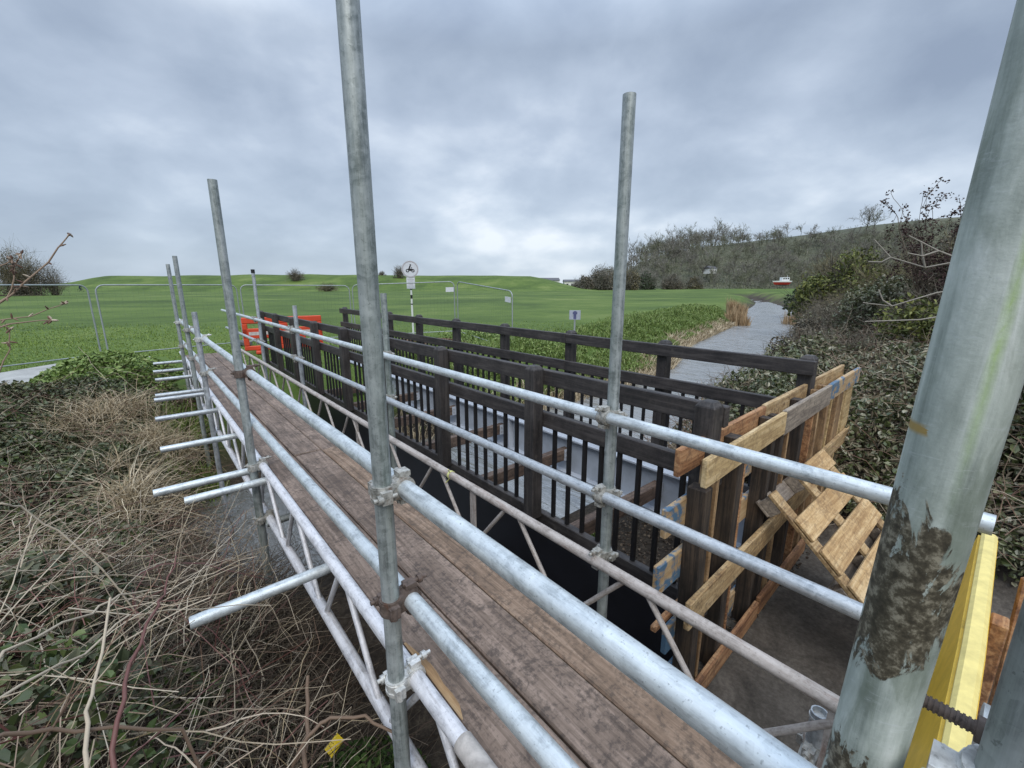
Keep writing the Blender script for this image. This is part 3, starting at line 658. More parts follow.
for k, y in enumerate((1.98, 3.14, 4.29, 5.44, 6.6, 7.75, 8.9, 10.0)):
    r = tag(empty('bearer', (2.8, y, -1.9)), bl[k] if k > 3 else 'brown ' + bl[k] + ' spanning between the two girders', 'timber', 'bearers between the girders')
    MB().box((2.82, y, -1.865), (1.37, .085, .13)).build('timber', M['bearer'], r, r.location, .006)
    bb = MB()
    for z in (-1.84, -1.89): bb.tube((3.44, y - .055, z), (3.44, y - .042, z), .014, n=6)
    MB().box((3.46, y - .047, -1.865), (.09, .008, .13)).build('bracket', M['girder_grey'], r, r.location)
    bb.build('bolts', M['bolt'], r, r.location)

# ------------------------------------------------------------------ pallets across the end of the bridge
E1 = Vector((math.cos(math.radians(2.2)), math.sin(math.radians(2.2)), 0)); E2 = Vector((-E1.y, E1.x, 0)); P0 = Vector((1.73, .757, 0))
RP = Matrix(((E1.x, E2.x, 0), (E1.y, E2.y, 0), (0, 0, 1)))
def pallet(k, lab, fronts, backs, bears, plate=False, bl=-.02):
    o0 = P0 + E1 * (k * 1.04); o0.z = -2.12
    root = tag(empty('pallet', o0, math.radians(2.2)), lab, 'pallet', 'pallets standing across the end of the footbridge')
    def part(nm, c, s, mt, bev=.004):
        c = Vector(c); me = MB().box((0, 0, 0), s).mesh(nm, M[mt], bevel=bev)
        o = link(nm, me, root, (c.x, c.y, c.z + 2.12)); o.rotation_euler = (rng.uniform(-.012, .012), rng.uniform(-.008, .008), rng.uniform(-.006, .006)); return o
    for z, h, mt, x0, x1 in fronts: part('face_board', ((x0 + x1) / 2, .011, z - h / 2), (x1 - x0, .028, h), mt)
    for z, h, mt, x0, x1 in backs: part('back_board', ((x0 + x1) / 2, .125, z - h / 2), (x1 - x0, .028, h), mt)
    for x, w, z0, z1, mt in bears: part('bearer', (x, .068, (z0 + z1) / 2), (w, .088, z1 - z0), mt)
    return root
pallet(0, 'orange and blue stained pallet nearest the scaffold in the row of upright pallets',
       [(-.714, .13, 'pine_y', -.005, 1.03), (-1.405, .14, 'pine', -.03, 1.10), (-1.97, .12, 'pine_or', .0, 1.02)],
       [(-.70, .13, 'pine_or', -.02, 1.035), (-.955, .14, 'pine_bl', -.10, 1.0), (-1.23, .15, 'pine_bl', -.13, 1.0), (-1.54, .03, 'pine_or', -.12, .4), (-1.62, .15, 'pine_bl', .0, 1.0), (-1.9, .14, 'pine_bl', .05, 1.0)],
       [(.12, .075, -2.1, -.90, 'dark_v'), (.20, .022, -2.1, -.80, 'pine_v'), (.47, .075, -2.1, -.74, 'dark_v'), (.535, .02, -2.1, -.8, 'pine_or'), (.94, .05, -2.1, -.74, 'dark_v')])  # last bearer in dark wood: shade of the gaps put into its colour
pallet(1, 'weathered grey topped pallet in the middle of the row of upright pallets',
       [(-.712, .15, 'pine_gr', .0, 1.035), (-1.40, .14, 'pine', .06, 1.03), (-1.96, .12, 'pine_or', .0, 1.03)],
       [(-.70, .14, 'pine', .0, 1.03), (-.97, .2, 'pine_or', .0, 1.0), (-1.22, .2, 'pine_or', .0, 1.0), (-1.62, .12, 'pine_gr', .0, 1.0)],
       [(.06, .06, -2.1, -.76, 'dark_v'), (.20, .02, -2.1, -.78, 'pine_v'), (.50, .075, -2.1, -.74, 'dark_v'), (.74, .02, -2.1, -.8, 'pine_or'), (.9, .04, -2.1, -.74, 'pine_v')])  # first bearer darkened too, so the shaded interior is in the wood colour
pallet(2, 'blue edged pallet farthest from the scaffold in the row of upright pallets',
       [(-.714, .13, 'pine_bl', .0, 1.03), (-1.26, .12, 'pine', -.15, 1.08), (-1.9, .12, 'pine_or', .0, 1.03)],
       [(-.70, .13, 'pine', .0, 1.0), (-1.0, .25, 'pine_y', .1, .9), (-1.5, .12, 'pine_gr', .0, 1.0)],
       [(.12, .05, -2.1, -.75, 'pine_v'), (.22, .02, -2.1, -.78, 'pine_y'), (.52, .20, -2.1, -.80, 'pine_v'), (.66, .02, -2.1, -.80, 'pine_y'), (.90, .24, -2.1, -.80, 'pine_y')])
# pallet leaning against the row
w_ = Vector((0, -.735, -.678)); n_ = Vector((0, -.678, .735)); u_ = Vector((1, 0, 0)); u_ = (Matrix.Rotation(math.radians(2.5), 3, 'Y').inverted() @ u_)
RL = Matrix((u_, -w_, n_)).transposed(); LP = Vector((2.62, .628, -1.275))
root = tag(empty('pallet', LP), 'pale slatted pallet tipped over and leaning against the row of upright pallets', 'pallet')
def lpart(nm, uu, ww, nn, su, sw, sn, mt):
    c = u_ * uu + w_ * ww + n_ * nn
    o = link(nm, MB().box((0, 0, 0), (su, sw, sn)).mesh(nm, M[mt], bevel=.003), root, c)
    o.rotation_mode = 'QUATERNION'; o.rotation_quaternion = RL.to_quaternion()
for k, wd in enumerate((.12, .135, .14, .14, .14, .14, .13)): lpart('slat', .67 if k == 0 else .44, .065 + (k - 1) * .190, -.009, .45 if k == 0 else .90, wd, .018, 'slat')
for uu in (.035, .44, .845): lpart('stringer', uu, .44, -.031, .085, 1.24, .022, 'pine')
for uu in (.035, .44, .845):
    for ww in (-.12, .42, .96): lpart('block', uu, ww, -.08, .09, .10, .074, 'pine_gr')
for ww in (-.12, .42, .96): lpart('base_slat', .44, ww, -.127, .90, .10, .018, 'pine_gr')
# yellow board on edge, standing on timber pegs
root = tag(empty('yellow_board', (1.75, -.054, -1.16)), 'yellow painted board set on edge behind the muddy closest upright', 'board'); O = root.location
ys = [(.62, -.030), (.85, -.046), (1.1, -.056), (1.5, -.058), (2.3, -.052)]; ww = [.0215, .022, .0225, .0235, .0235]
mb = MB(); vs = []
for (x, y), h in zip(ys, ww): vs += [(x, y - h, -1.16), (x, y + h + .045, -1.16), (x, y + h + .004, -.922), (x, y - h, -.922)]
fs = [(3, 2, 1, 0)] + [(4 * i + a, 4 * i + (a + 1) % 4, 4 * i + 4 + (a + 1) % 4, 4 * i + 4 + a) for i in range(4) for a in range(4)] + [(16, 17, 18, 19)]
mb.add(vs, fs); mb.build('board', M['yellow'], root, O)
mb = MB(); vs = []
for (x, y), h in zip(ys, ww): vs += [(x, y - h + .001, -.9215), (x, y + h - .001, -.9215), (x, y + h - .004, -.900), (x, y - h + .004, -.900)]
mb.add(vs, fs); mb.build('edge', M['yellow_lit'], root, O, .0075)  # top strip in the paler yellow, painted as the lit face
root = tag(empty('timber_prop', (2.05, -.14, -2.12)), 'reddish rough timber prop behind the yellow board', 'timber'); O = root.location
MB().box((1.95, -.112, -1.60), (.07, .04, 1.12)).build('upright', M['pine_or'], root, O, .004)
MB().box((1.99, -.165, -1.55), (.08, .04, 1.2), Matrix.Rotation(.35, 3, 'Y')).build('strut', M['pine_or'], root, O, .004)
for x in (.80, 1.7): tag(MB().box((x, -.056, -1.642), (.08, .07, .956)).build('timber_peg', M['pine_or'], None, (x, -.056, -2.12), .004), 'timber peg under the yellow board', 'timber', 'pegs under the yellow board')

# ------------------------------------------------------------------ site fencing, signs, barrier
def heras(p, q, lab, rise=(0, 0), hh=1.72, tagx=None, foot=True):
    p = Vector(p); q = Vector(q); d = (q - p); L = d.length; d /= L
    root = tag(empty('mesh_fence_panel', p), lab, 'fence panel', 'steel mesh fence panels'); O = p
    up = Vector((0, 0, 1)); r = .017; c = .16
    pts = [p, p + up * (hh - c)]
    pts += [p + up * (hh - c) + d * (c - c * math.cos(t)) + up * (c * math.sin(t)) for t in (.4, .8, 1.2)] + [p + up * hh + d * c]
    pts += [q + up * hh - d * c] + [q + up * (hh - c) - d * (c - c * math.cos(t)) + up * (c * math.sin(t)) for t in (1.2, .8, .4)] + [q + up * (hh - c), q]
    mb = MB(); mb.poly(pts, r, 8); mb.tube(p + up * .10, q + up * .10, r * .85, n=8); mb.build('frame', M['fence_galv'], root, O)
    mb = MB()
    n = int(L / .11)
    for i in range(1, n): s = p + d * (L * i / n); mb.poly([s + up * .10, s + up * hh], .0009, 3)
    for i in range(1, 7): z = .10 + (hh - .1) * i / 7; mb.poly([p + up * z, q + up * z], .0009, 3)
    mb.build('mesh_infill', M['mesh_wire'], root, O)
    if tagx is not None:
        s = p + d * (L * tagx) + up * (hh - .25); nrm = d.cross(up); R = Matrix((d, nrm, up)).transposed()
        MB().box(s, (.26, .012, .15), R).build('tag_plate', M['white_sign'], root, O)
    if foot:
        R = Matrix((d, d.cross(up), up)).transposed(); MB().box(q + up * .06, (.22, .62, .12), R).build('foot_block', M['concrete_foot'], root, O, .02)
    return root
heras((-3.55, 12.6, FIELD), (-.80, 14.2, FIELD), 'mesh fence panel at the left edge of the photo beyond the path')
heras((-.66, 14.05, FIELD), (2.25, 14.75, FIELD), 'mesh fence panel between the path and the far end of the walkway')
heras((2.35, 14.78, FIELD), (5.25, 14.15, FIELD - .02), 'mesh fence panel behind the orange barrier')
heras((5.33, 14.1, FIELD), (8.06, 12.38, FIELD + .11), 'mesh fence panel behind the round sign', tagx=.955)
heras((8.12, 12.28, FIELD + .11), (8.02, 9.38, FIELD - .17), 'mesh fence panel turning back towards the bank right of the round sign', tagx=.93)
# orange barrier
A = Vector((1.95, 12.75, FIELD)); B = Vector((3.78, 12.42, FIELD)); d = (B - A).normalized(); L = (B - A).length; R = Matrix((d, d.cross(Vector((0, 0, 1))), Vector((0, 0, 1)))).transposed()
root = tag(empty('barrier', A), 'orange plastic pedestrian barrier standing behind the far end of the footbridge', 'barrier')
def bp(nm, x, z, sx, sy, sz, mt, bev=.02, dy=0.): MB().box(A + d * x + Vector((0, 0, z)) + R @ Vector((0, dy, 0)), (sx, sy, sz), R).build(nm, M[mt], root, A, bev)
mb = MB()
for x0, x1, z0, z1 in ((0, L, .76, .92), (0, L, .38, .64), (0, L, .08, .2), (0, .12, .2, .76), (L - .12, L, .2, .76), (L / 2 - .1, L / 2 + .1, .2, .76), (L * .25 - .04, L * .25 + .04, .2, .44), (L * .75 - .04, L * .75 + .04, .2, .44)):
    mb.box(A + d * ((x0 + x1) / 2) + Vector((0, 0, (z0 + z1) / 2)), (x1 - x0, .05, z1 - z0), R)
mb.build('panel', M['orange'], root, A, .018)
bp('reflector', L / 2, .51, L * .86, .056, .085, 'orange_band', .003)
bp('foot', .3, .04, .12, .5, .08, 'orange'); bp('foot', L - .3, .04, .12, .5, .08, 'orange')
# round sign
S = Vector((6.98, 13.3, FIELD)); root = tag(empty('road_sign', S), 'round white sign with a black motorcycle, on a black and white banded pole', 'sign')
f = Vector((-S.x, -S.y, 0)).normalized(); sx = Vector((0, 0, 1)).cross(f); up = Vector((0, 0, 1)); RS = Matrix((sx, f * -1, up)).transposed()
MB().tube(S, S + up * 2.02, .032, n=12).build('pole', M['white_pole'], root, S)
mb = MB()
for z0, z1 in ((1.28, 1.40), (1.56, 1.60), (1.08, 1.12)): mb.tube(S + up * z0, S + up * z1, .0335, n=12, caps=False)
mb.build('black_band', M['black_mark'], root, S)
cz = S + up * 2.22 + f * .05
MB().tube(cz, cz + f * .012, .27, n=40).build('disc', M['white_sign'], root, S)
mb = MB(); N = 40; q0 = cz + f * .0145
ring = [q0 + sx * (r * math.cos(2 * PI * i / N)) + up * (r * math.sin(2 * PI * i / N)) for r in (.262, .225) for i in range(N)]
mb.add(ring, [(i, (i + 1) % N, N + (i + 1) % N, N + i) for i in range(N)]); mb.build('rim', M['ring'], root, S)
mb = MB()
def disc2(x, z, r, r2=0): 
    n = 16; c = q0 + sx * x + up * z + f * .002
    if r2:
        o = [c + sx * (rr * math.cos(2 * PI * i / n)) + up * (rr * math.sin(2 * PI * i / n)) for rr in (r, r2) for i in range(n)]; mb.add(o, [(i, (i + 1) % n, n + (i + 1) % n, n + i) for i in range(n)])
    else: mb.add([c + sx * (r * math.cos(2 * PI * i / n)) + up * (r * math.sin(2 * PI * i / n)) for i in range(n)], [tuple(range(n))])
def pg(*pts): mb.add([q0 + sx * x + up * z + f * .003 for x, z in pts], [tuple(range(len(pts)))])
disc2(-.085, -.045, .055, .028); disc2(.085, -.045, .055, .028)
pg((-.10, .0), (-.02, -.05), (.05, -.05), (.06, .01), (-.03, .03)); pg((.05, .04), (.035, .045), (.08, -.05), (.095, -.045)); pg((-.05, .02), (-.01, .02), (.02, .10), (-.005, .115), (-.03, .09)); pg((.0, .09), (.01, .075), (.06, .04), (.065, .05)); disc2(.012, .135, .026)
mb.build('motorcycle_symbol', M['black_mark'], root, S)
MB().box(S + up * 1.78 + f * .045, (.27, .012, .36), RS).build('plate', M['white_sign'], root, S, .004)
mb = MB(); q0 = S + up * 1.78 + f * .0545
for i, (wd, zz) in enumerate(((.2, .12), (.16, .07), (.19, .02), (.12, -.03))): mb.box(q0 + up * zz + f * 0, (wd, .002, .012), RS)
mb.build('faded_lines', M['ring'], root, S)
# small blue and white sign on the bank
S = Vector((9.0, 7.92, FIELD - .1)); root = tag(empty('small_sign', S), 'small pale sign with a dark blue mark on a grey post on the grassy bank', 'sign')
f = Vector((-S.x, -S.y, 0)).normalized(); sx = up.cross(f); RS = Matrix((sx, f * -1, up)).transposed()
MB().box(S + up * .48, (.045, .045, .96), RS).build('post', M['fence_galv'], root, S); MB().box(S + up * 1.03 + f * .03, (.30, .012, .25), RS).build('plate', M['pale_blue'], root, S, .004)
mb = MB(); mb.box(S + up * 1.03 + f * .0375, (.075, .002, .21), RS); mb.box(S + up * 1.08 + f * .0375 + sx * .0, (.12, .0015, .06), RS); mb.build('blue_symbol', M['blue_mark'], root, S)

# ------------------------------------------------------------------ far buildings, boat, cyclist
def house(p, rz, sz, lab, mt='render', roofh=1.4):
    root = tag(empty('house', p, rz), lab, 'house'); x, y, z = sz
    MB().box((0, 0, z / 2), (x, y, z)).build('wall', M[mt], root, (0, 0, 0))
    MB().add([(-x / 2 - .2, -y / 2 - .3, z), (x / 2 + .2, -y / 2 - .3, z), (x / 2 + .2, y / 2 + .3, z), (-x / 2 - .2, y / 2 + .3, z), (-x / 2 - .2, 0, z + roofh), (x / 2 + .2, 0, z + roofh)],
             [(0, 1, 5, 4), (2, 3, 4, 5), (3, 0, 4), (1, 2, 5), (3, 2, 1, 0)]).build('roof', M['roof'], root, (0, 0, 0))
    for k in (-.3, 0, .3):
        MB().box((x * k, -y / 2 - .01, z * .55), (x * .12, .05, z * .35)).build('window', M['dark_glass'], root, (0, 0, 0))
p = lat(172, 172 * .078, -1.5); house(p, -TH + .1, (9, 5, 3.2), 'long low white building on the horizon just left of the dark scrub', roofh=1.0)
p = lat(176, 176 * .133, -1.6); house(p, -TH, (6, 5, 2.9), 'small white building on the horizon touching the dark scrub', roofh=.8)
p = lat(232, 232 * .442, float(hill_h(232, .442)) + 4.5); house(p, -TH + .4, (5.0, 4, 2.6), 'white cottage glimpsed low among the bare trees of the hillside')
# red and white boat laid up beyond the river
p = lat(137, 137 * .605, -.2); root = tag(empty('boat', p, -TH + .05), 'red hulled boat with a white cabin on the far side of the valley', 'boat'); root.scale = (.62, .62, .62)
def hull(z0, z1, w0, w1, l0, l1):
    n = 9; vs = []
    for z, wd, ln in ((z0, w0, l0), (z1, w1, l1)):
        for s in (-1, 1):
            for i in range(n): t = i / (n - 1); vs.append((-ln / 2 * (1 - t) + ln * .55 * t, s * wd / 2 * (1 - max(0, (t - .45) / .55) ** 2), z))
    q = lambda l, s, i: l * 2 * n + s * n + i
    fs = [(q(0, 0, i), q(0, 0, i + 1), q(1, 0, i + 1), q(1, 0, i)) for i in range(n - 1)] + [(q(0, 1, i + 1), q(0, 1, i), q(1, 1, i), q(1, 1, i + 1)) for i in range(n - 1)]
    fs += [(q(1, 0, i), q(1, 0, i + 1), q(1, 1, i + 1), q(1, 1, i)) for i in range(n - 1)] + [(q(0, 0, i + 1), q(0, 0, i), q(0, 1, i), q(0, 1, i + 1)) for i in range(n - 1)] + [(q(0, 0, 0), q(1, 0, 0), q(1, 1, 0), q(0, 1, 0))]
    return MB().add([(-x, y, z) for x, y, z in vs], [t[::-1] for t in fs])
hull(.5, 1.7, 1.6, 2.8, 6.6, 8.2).build('hull', M['red_hull'], root); hull(1.7, 2.35, 2.85, 3.0, 8.2, 8.8).build('topsides', M['white_hull'], root)
c = MB().box((1.3, 0, 3.15), (3.8, 2.2, 1.6)).build('cabin', M['white_hull'], root, (0, 0, 0), .08)
for k in range(3): MB().box((.2 + k * 1.1, -1.11, 3.4), (.75, .03, .7)).build('window', M['dark_glass'], c)
MB().tube((2.6, 0, 3.9), (2.6, 0, 5.2), .06, n=6).build('mast', M['white_hull'], root)
MB().box((0, 0, .25), (5, .6, .5)).build('keel_block', M['roof'], root)
# cyclist far away on the field
cp = lat(112, 112 * -.972, 0); cp.z = float(height(cp.x, cp.y)) - .02
bike = tag(empty('bicycle', cp, -TH), 'dark bicycle ridden across the horizon at the far left', 'bicycle')
for x in (-.52, .52):
    mb = MB(); pts = [(x + .33 * math.cos(t), 0, .34 + .33 * math.sin(t)) for t in np.linspace(0, 2 * PI, 17)]; mb.poly(pts, .03, 5); mb.build('wheel', M['black_mark'], bike)
mb = MB()
for a_, b_ in (((-.52, 0, .34), (-.18, 0, .9)), ((-.52, 0, .34), (0, 0, .32)), ((0, 0, .32), (-.18, 0, .9)), ((0, 0, .32), (.40, 0, .85)), ((-.15, 0, .82), (.38, 0, .88)), ((.52, 0, .34), (.36, 0, 1.05))): mb.tube(a_, b_, .022, n=5)
mb.build('frame', M['navy'], bike); MB().tube((.36, -.26, 1.06), (.36, .26, 1.06), .02, n=5).build('handlebar', M['black_mark'], bike); MB().box((-.19, 0, .94), (.26, .14, .06)).build('saddle', M['black_mark'], bike)
def skin_figure(name, V, Eg, Rd, mat, loc, rz):
    me = bpy.data.meshes.new(name); me.from_pydata(V, Eg, []); o = link(name, me, None, loc); o.rotation_euler = (0, 0, rz)
    md = o.modifiers.new('skin', 'SKIN'); sv = me.skin_vertices[0].data if me.skin_vertices else None
    if sv is None:
        bm = bmesh.new(); bm.from_mesh(me); bm.verts.layers.skin.verify(); bm.to_mesh(me); bm.free(); sv = me.skin_vertices[0].data
    for v, r in zip(sv, Rd): v.radius = (r, r)
    sv[0].use_root = True
    o.modifiers.new('sub', 'SUBSURF').levels = 1
    dg = bpy.context.evaluated_depsgraph_get(); me2 = bpy.data.meshes.new_from_object(o.evaluated_get(dg)); o.modifiers.clear(); o.data = me2
    me2.materials.clear(); me2.materials.append(mat); return o
V_ = [(-.18, 0, 1.0), (-.06, 0, 1.25), (.10, 0, 1.48), (.17, 0, 1.60), (.21, 0, 1.72), (.08, .18, 1.45), (.20, .22, 1.22), (.35, .22, 1.08), (.08, -.18, 1.45), (.20, -.22, 1.22), (.35, -.22, 1.08),
      (-.12, .10, .97), (.16, .11, .78), (.02, .11, .36), (.14, .11, .30), (-.12, -.10, .97), (.22, -.11, .92), (.04, -.11, .52), (.15, -.11, .47)]
E_ = [(0, 1), (1, 2), (2, 3), (3, 4), (2, 5), (5, 6), (6, 7), (2, 8), (8, 9), (9, 10), (0, 11), (11, 12), (12, 13), (13, 14), (0, 15), (15, 16), (16, 17), (17, 18)]
R_ = [.15, .16, .15, .065, .11, .075, .05, .04, .075, .05, .04, .10, .075, .05, .045, .10, .075, .05, .045]
per = skin_figure('person', V_, E_, R_, M['navy'], cp, -TH); tag(per, 'cyclist in dark clothing leaning over the handlebars on the far left horizon', 'person')
MB().tube((.21, 0, 1.66), (.22, 0, 1.84), .10, .085, n=10).build('helmet', M['navy'], per)

# ------------------------------------------------------------------ vegetation
def gz(x, y): return height(x, y)
def np_obj(name, VF, mat, parent=None, kind=None, smooth=False):
    o = link(name, mesh_np(name, VF[0], VF[1], mat, smooth), parent); 
    if kind: o['kind'] = kind
    return o
def in_view(P, pad=60):
    """keep ground points the photograph could show (plus a margin for a step to the side)"""
    x, y, z = P[:, 0], P[:, 1], P[:, 2]
    F = x * math.sin(TH) + y * math.cos(TH); r = x * math.cos(TH) - y * math.sin(TH)
    fw = F * math.cos(PITCH) - z * math.sin(PITCH); u = 512 + 434 * r / np.maximum(fw, .05)
    return (fw > .3) & (u > -pad - 60 / np.maximum(fw, .2)) & (u < 1024 + pad)
# --- meadow grass
n = 70000
F = 8 + 13 * rng.random(n) ** 1.2; k = rng.random(n) < np.clip((22 - F) / 8, 0, 1); F = F[k]; n = len(F); u = rng.uniform(-1.35, 1.2, n); r = F * u
P = np.stack([F * math.sin(TH) + r * math.cos(TH), F * math.cos(TH) - r * math.sin(TH), np.zeros(n)], 1)
df = P[:, 1] - np.interp(P[:, 0], FAR[:, 0], FAR[:, 1]); k = (df > 1.6) & ~((P[:, 0] < .4) & (P[:, 1] < 14.2) & (P[:, 1] > 9.5 + (P[:, 0] + 2.6) * 1.15) & (P[:, 1] < 13.6 + P[:, 0] * .35))
k &= ~((P[:, 0] > .3) & (P[:, 0] < 1.7) & (P[:, 1] < 9.8)); P = P[k]; P[:, 2] = gz(P[:, 0], P[:, 1]) - .01; P = P[in_view(P)]
d = np.hypot(P[:, 0], P[:, 1]); h = (.02 + .035 * rng.random(len(P))) * (1 + .012 * d) * (1 + .6 * np.maximum(vnoise(P[:, 0], P[:, 1], 1.7, 1), 0))
np_obj('meadow_grass', blades_np(P, h, .010 + .0011 * d, .7), M['grass'], kind='stuff')
# --- lush weeds on the far bank beside the river
n = 120000
x = rng.uniform(3.5, 34, n) ** 1.0; df = np.abs(rng.normal(0, 1.6, n)) + .25; y = np.interp(x, FAR[:, 0], FAR[:, 1]) + df
cl = .5 + .5 * vnoise(x, y, .8, 3) + .5 * vnoise(x, y, .33, 9); k = (cl > .25) & (df < 4.5); x, y, cl, df = x[k], y[k], cl[k], df[k]
P = np.stack([x, y, gz(x, y) + rng.random(len(x)) ** .7 * (.10 + .42 * np.clip(cl - .2, 0, 1)) * np.clip(1.6 - df * .25, .25, 1)], 1)
k = rng.random(len(P)) < .35; sz = rng.uniform(.03, .075, len(P)) * (1 + .02 * x); np_obj('bank_weeds', leaves_np(P[k], sz[k] * 1.3, sz[k] * .6, .35), M['weed'], kind='stuff')
Q = P[~k].copy(); Q[:, 2] -= .05; xq = x[~k]; np_obj('bank_grass', blades_np(Q, rng.uniform(.07, .2, len(Q)), .010 + .0012 * xq, 1.0), M['weed'], kind='stuff')
n = 9000; x = rng.uniform(2.5, 32, n); df = rng.random(n) ** 1.5 * .9 - .1; y = np.interp(x, FAR[:, 0], FAR[:, 1]) + df
P = np.stack([x, y, gz(x, y)], 1); np_obj('waterside_straw', blades_np(P, rng.uniform(.15, .42, n), .012 + .0012 * x, 1.3), M['straw'], kind='stuff')
# --- weeds and rubble behind the far parapet
n = 9000; x = rng.uniform(3.9, 9.5, n); y = rng.uniform(6.9, 12.5, n); k = vnoise(x, y, .6, 4) + .5 * vnoise(x, y, .22, 1) > .05; x, y = x[k], y[k]
P = np.stack([x, y, gz(x, y) + rng.random(len(x)) * .22], 1); np_obj('weeds', leaves_np(P, rng.uniform(.05, .12, len(P)), rng.uniform(.03, .06, len(P)), .5), M['weed'], kind='stuff')
n = 5200; a = rng.uniform(0, 2 * PI, n); q = np.sqrt(rng.random(n)); x = 5.6 + 1.9 * q * np.cos(a); y = 10.6 + 1.25 * q * np.sin(a)
P = np.stack([x, y, gz(x, y) + .25 * (1 - q ** 2) + .02], 1); np_obj('leaf_litter', leaves_np(P, rng.uniform(.05, .11, n), rng.uniform(.04, .08, n), .6), leafmat('litter_brown', [(.1, (.08, .05, .035)), (.5, (.19, .125, .09)), (.9, (.32, .24, .18))], .8, .2), kind='stuff')
# --- gravel and mud in the bays of the bridge
n = 5000; x = rng.uniform(1.7, 4.9, n); y = .8 + 1.9 * rng.random(n); zz_ = gz(x, y) + .008; s = rng.uniform(.008, .03, n)
np_obj('loose_stones', leaves_np(np.stack([x, y, zz_], 1), s, s * .8, .7), M['straw_dark'], kind='stuff')

def clump(name, label, cat, x, y, rad, hgt, n, mat, group=None, width=.012, lean=.6, kindf='blade', z=None, dz=0.):
    a = rng.uniform(0, 2 * PI, n); q = rng.random(n) ** .6 * rad; px, py = x + q * np.cos(a), y + q * np.sin(a)
    P = np.stack([px, py, gz(px, py) - .02 + dz * (1 - (q / rad) ** 2) if z is None else np.full(n, z)], 1); o = np.array([x, y, float(gz(x, y)) if z is None else z])
    if kindf == 'blade': VF = blades_np(P - o, hgt * rng.uniform(.55, 1.1, n), width, lean)
    else:
        P[:, 2] += hgt * rng.random(n) * (1 - (q / rad) ** 2 * .7); s = width * rng.uniform(.6, 1.3, n); VF = leaves_np(P - o, s * 1.4, s * .75, .45)
    ob = link(name, mesh_np(name, VF[0], VF[1], mat), None, o); return tag(ob, label, cat, group)
clump('reed_clump', 'tan reed clump at the river edge, farther of the two on the meadow side', 'reeds', 37.6, 15.5, .75, 1.5, 700, M['reed'], 'reed clumps by the river', .05, .25)
clump('reed_clump', 'tan reed clump at the river edge, nearer of the two on the meadow side', 'reeds', 30.6, 12.5, .75, 1.15, 800, M['reed'], 'reed clumps by the river', .045, .3)
clump('reed_clump', 'pale reed clump on the scrub side of the river', 'reeds', 34.5, 9.4, 1.6, 1.5, 900, M['reed'], 'reed clumps by the river', .045, .35)
def tussock(label, x, y, rad, hgt, n):
    o = np.array([x, y, float(gz(x, y))]); root = tag(empty('dead_grass_tussock', o), label, 'dead grass', 'straw tussocks on the left bank')
    q = rng.random(n) ** .6 * rad; a = rng.uniform(0, 2 * PI, n); px, py = x + q * np.cos(a), y + q * np.sin(a)
    P = np.stack([px, py, gz(px, py) + .10 + .26 * (1 - (q / rad) ** 2) * (.6 + .5 * vnoise(px, py, .16, 3))], 1) - o
    np_obj('blades', blades_np(P, hgt * rng.uniform(.25, .8, n), .008, 2.6), M['straw'], root)
    m_ = n // 3; i_ = rng.integers(0, n, m_); D = rng.normal(size=(m_, 3)); D[:, 0] += .25; D[:, 2] = np.abs(D[:, 2]) * .5 + .1
    PL = arcs(P[i_], unit(D), hgt * rng.uniform(.6, 1.7, m_), 1.1 * rng.random(m_), 7, .05); np_obj('stalks', stems_np(PL, rng.uniform(.0018, .0042, m_)[:, None] * np.linspace(1, .6, 7)[None]), M['straw'], root)
tussock('large straw coloured tussock below the green nettles', -.50, 7.5, .6, .46, 900)
tussock('straw coloured tussock left of the cross tubes over the stream bank', -.38, 6.1, .32, .38, 380)
tussock('straw coloured tussock at the tips of the two parallel cross tubes', -.20, 5.0, .36, .40, 600)
tussock('straw coloured tussock half under the cross tubes near the farther left uprights', .0, 6.9, .38, .42, 500)
clump('nettle_patch', 'large bright green nettle patch between the path and the walkway', 'nettles', -.55, 10.4, 1.05, .42, 7000, M['weed'], None, .06, .4, 'leaf', dz=.18)
clump('nettle_patch', 'small green nettle patch between the big nettle patch and the straw', 'nettles', -.25, 9.0, .5, .34, 1900, M['weed'], None, .05, .4, 'leaf', dz=.3)
clump('grass_tuft', 'green grass tuft under the cross tubes on the stream bank', 'grass tuft', .12, 6.35, .45, .35, 900, M['grass'], 'green tufts on the stream bank', .008, .9)
clump('grass_tuft', 'green grass tuft at the foot of the farther left uprights', 'grass tuft', .05, 7.5, .5, .35, 900, M['grass'], 'green tufts on the stream bank', .008, .9)
clump('moss_cushion', 'dark green moss cushion at the foot of the tall streaked upright', 'moss', .42, 1.45, .30, .30, 2600, M['moss'], None, .022, .4, 'leaf', -2.22)
clump('weed_tuft', 'small green weed growing in the mud between the bridge girders', 'weed', 3.05, 2.45, .22, .24, 320, M['weed'], None, .05, .4, 'leaf')
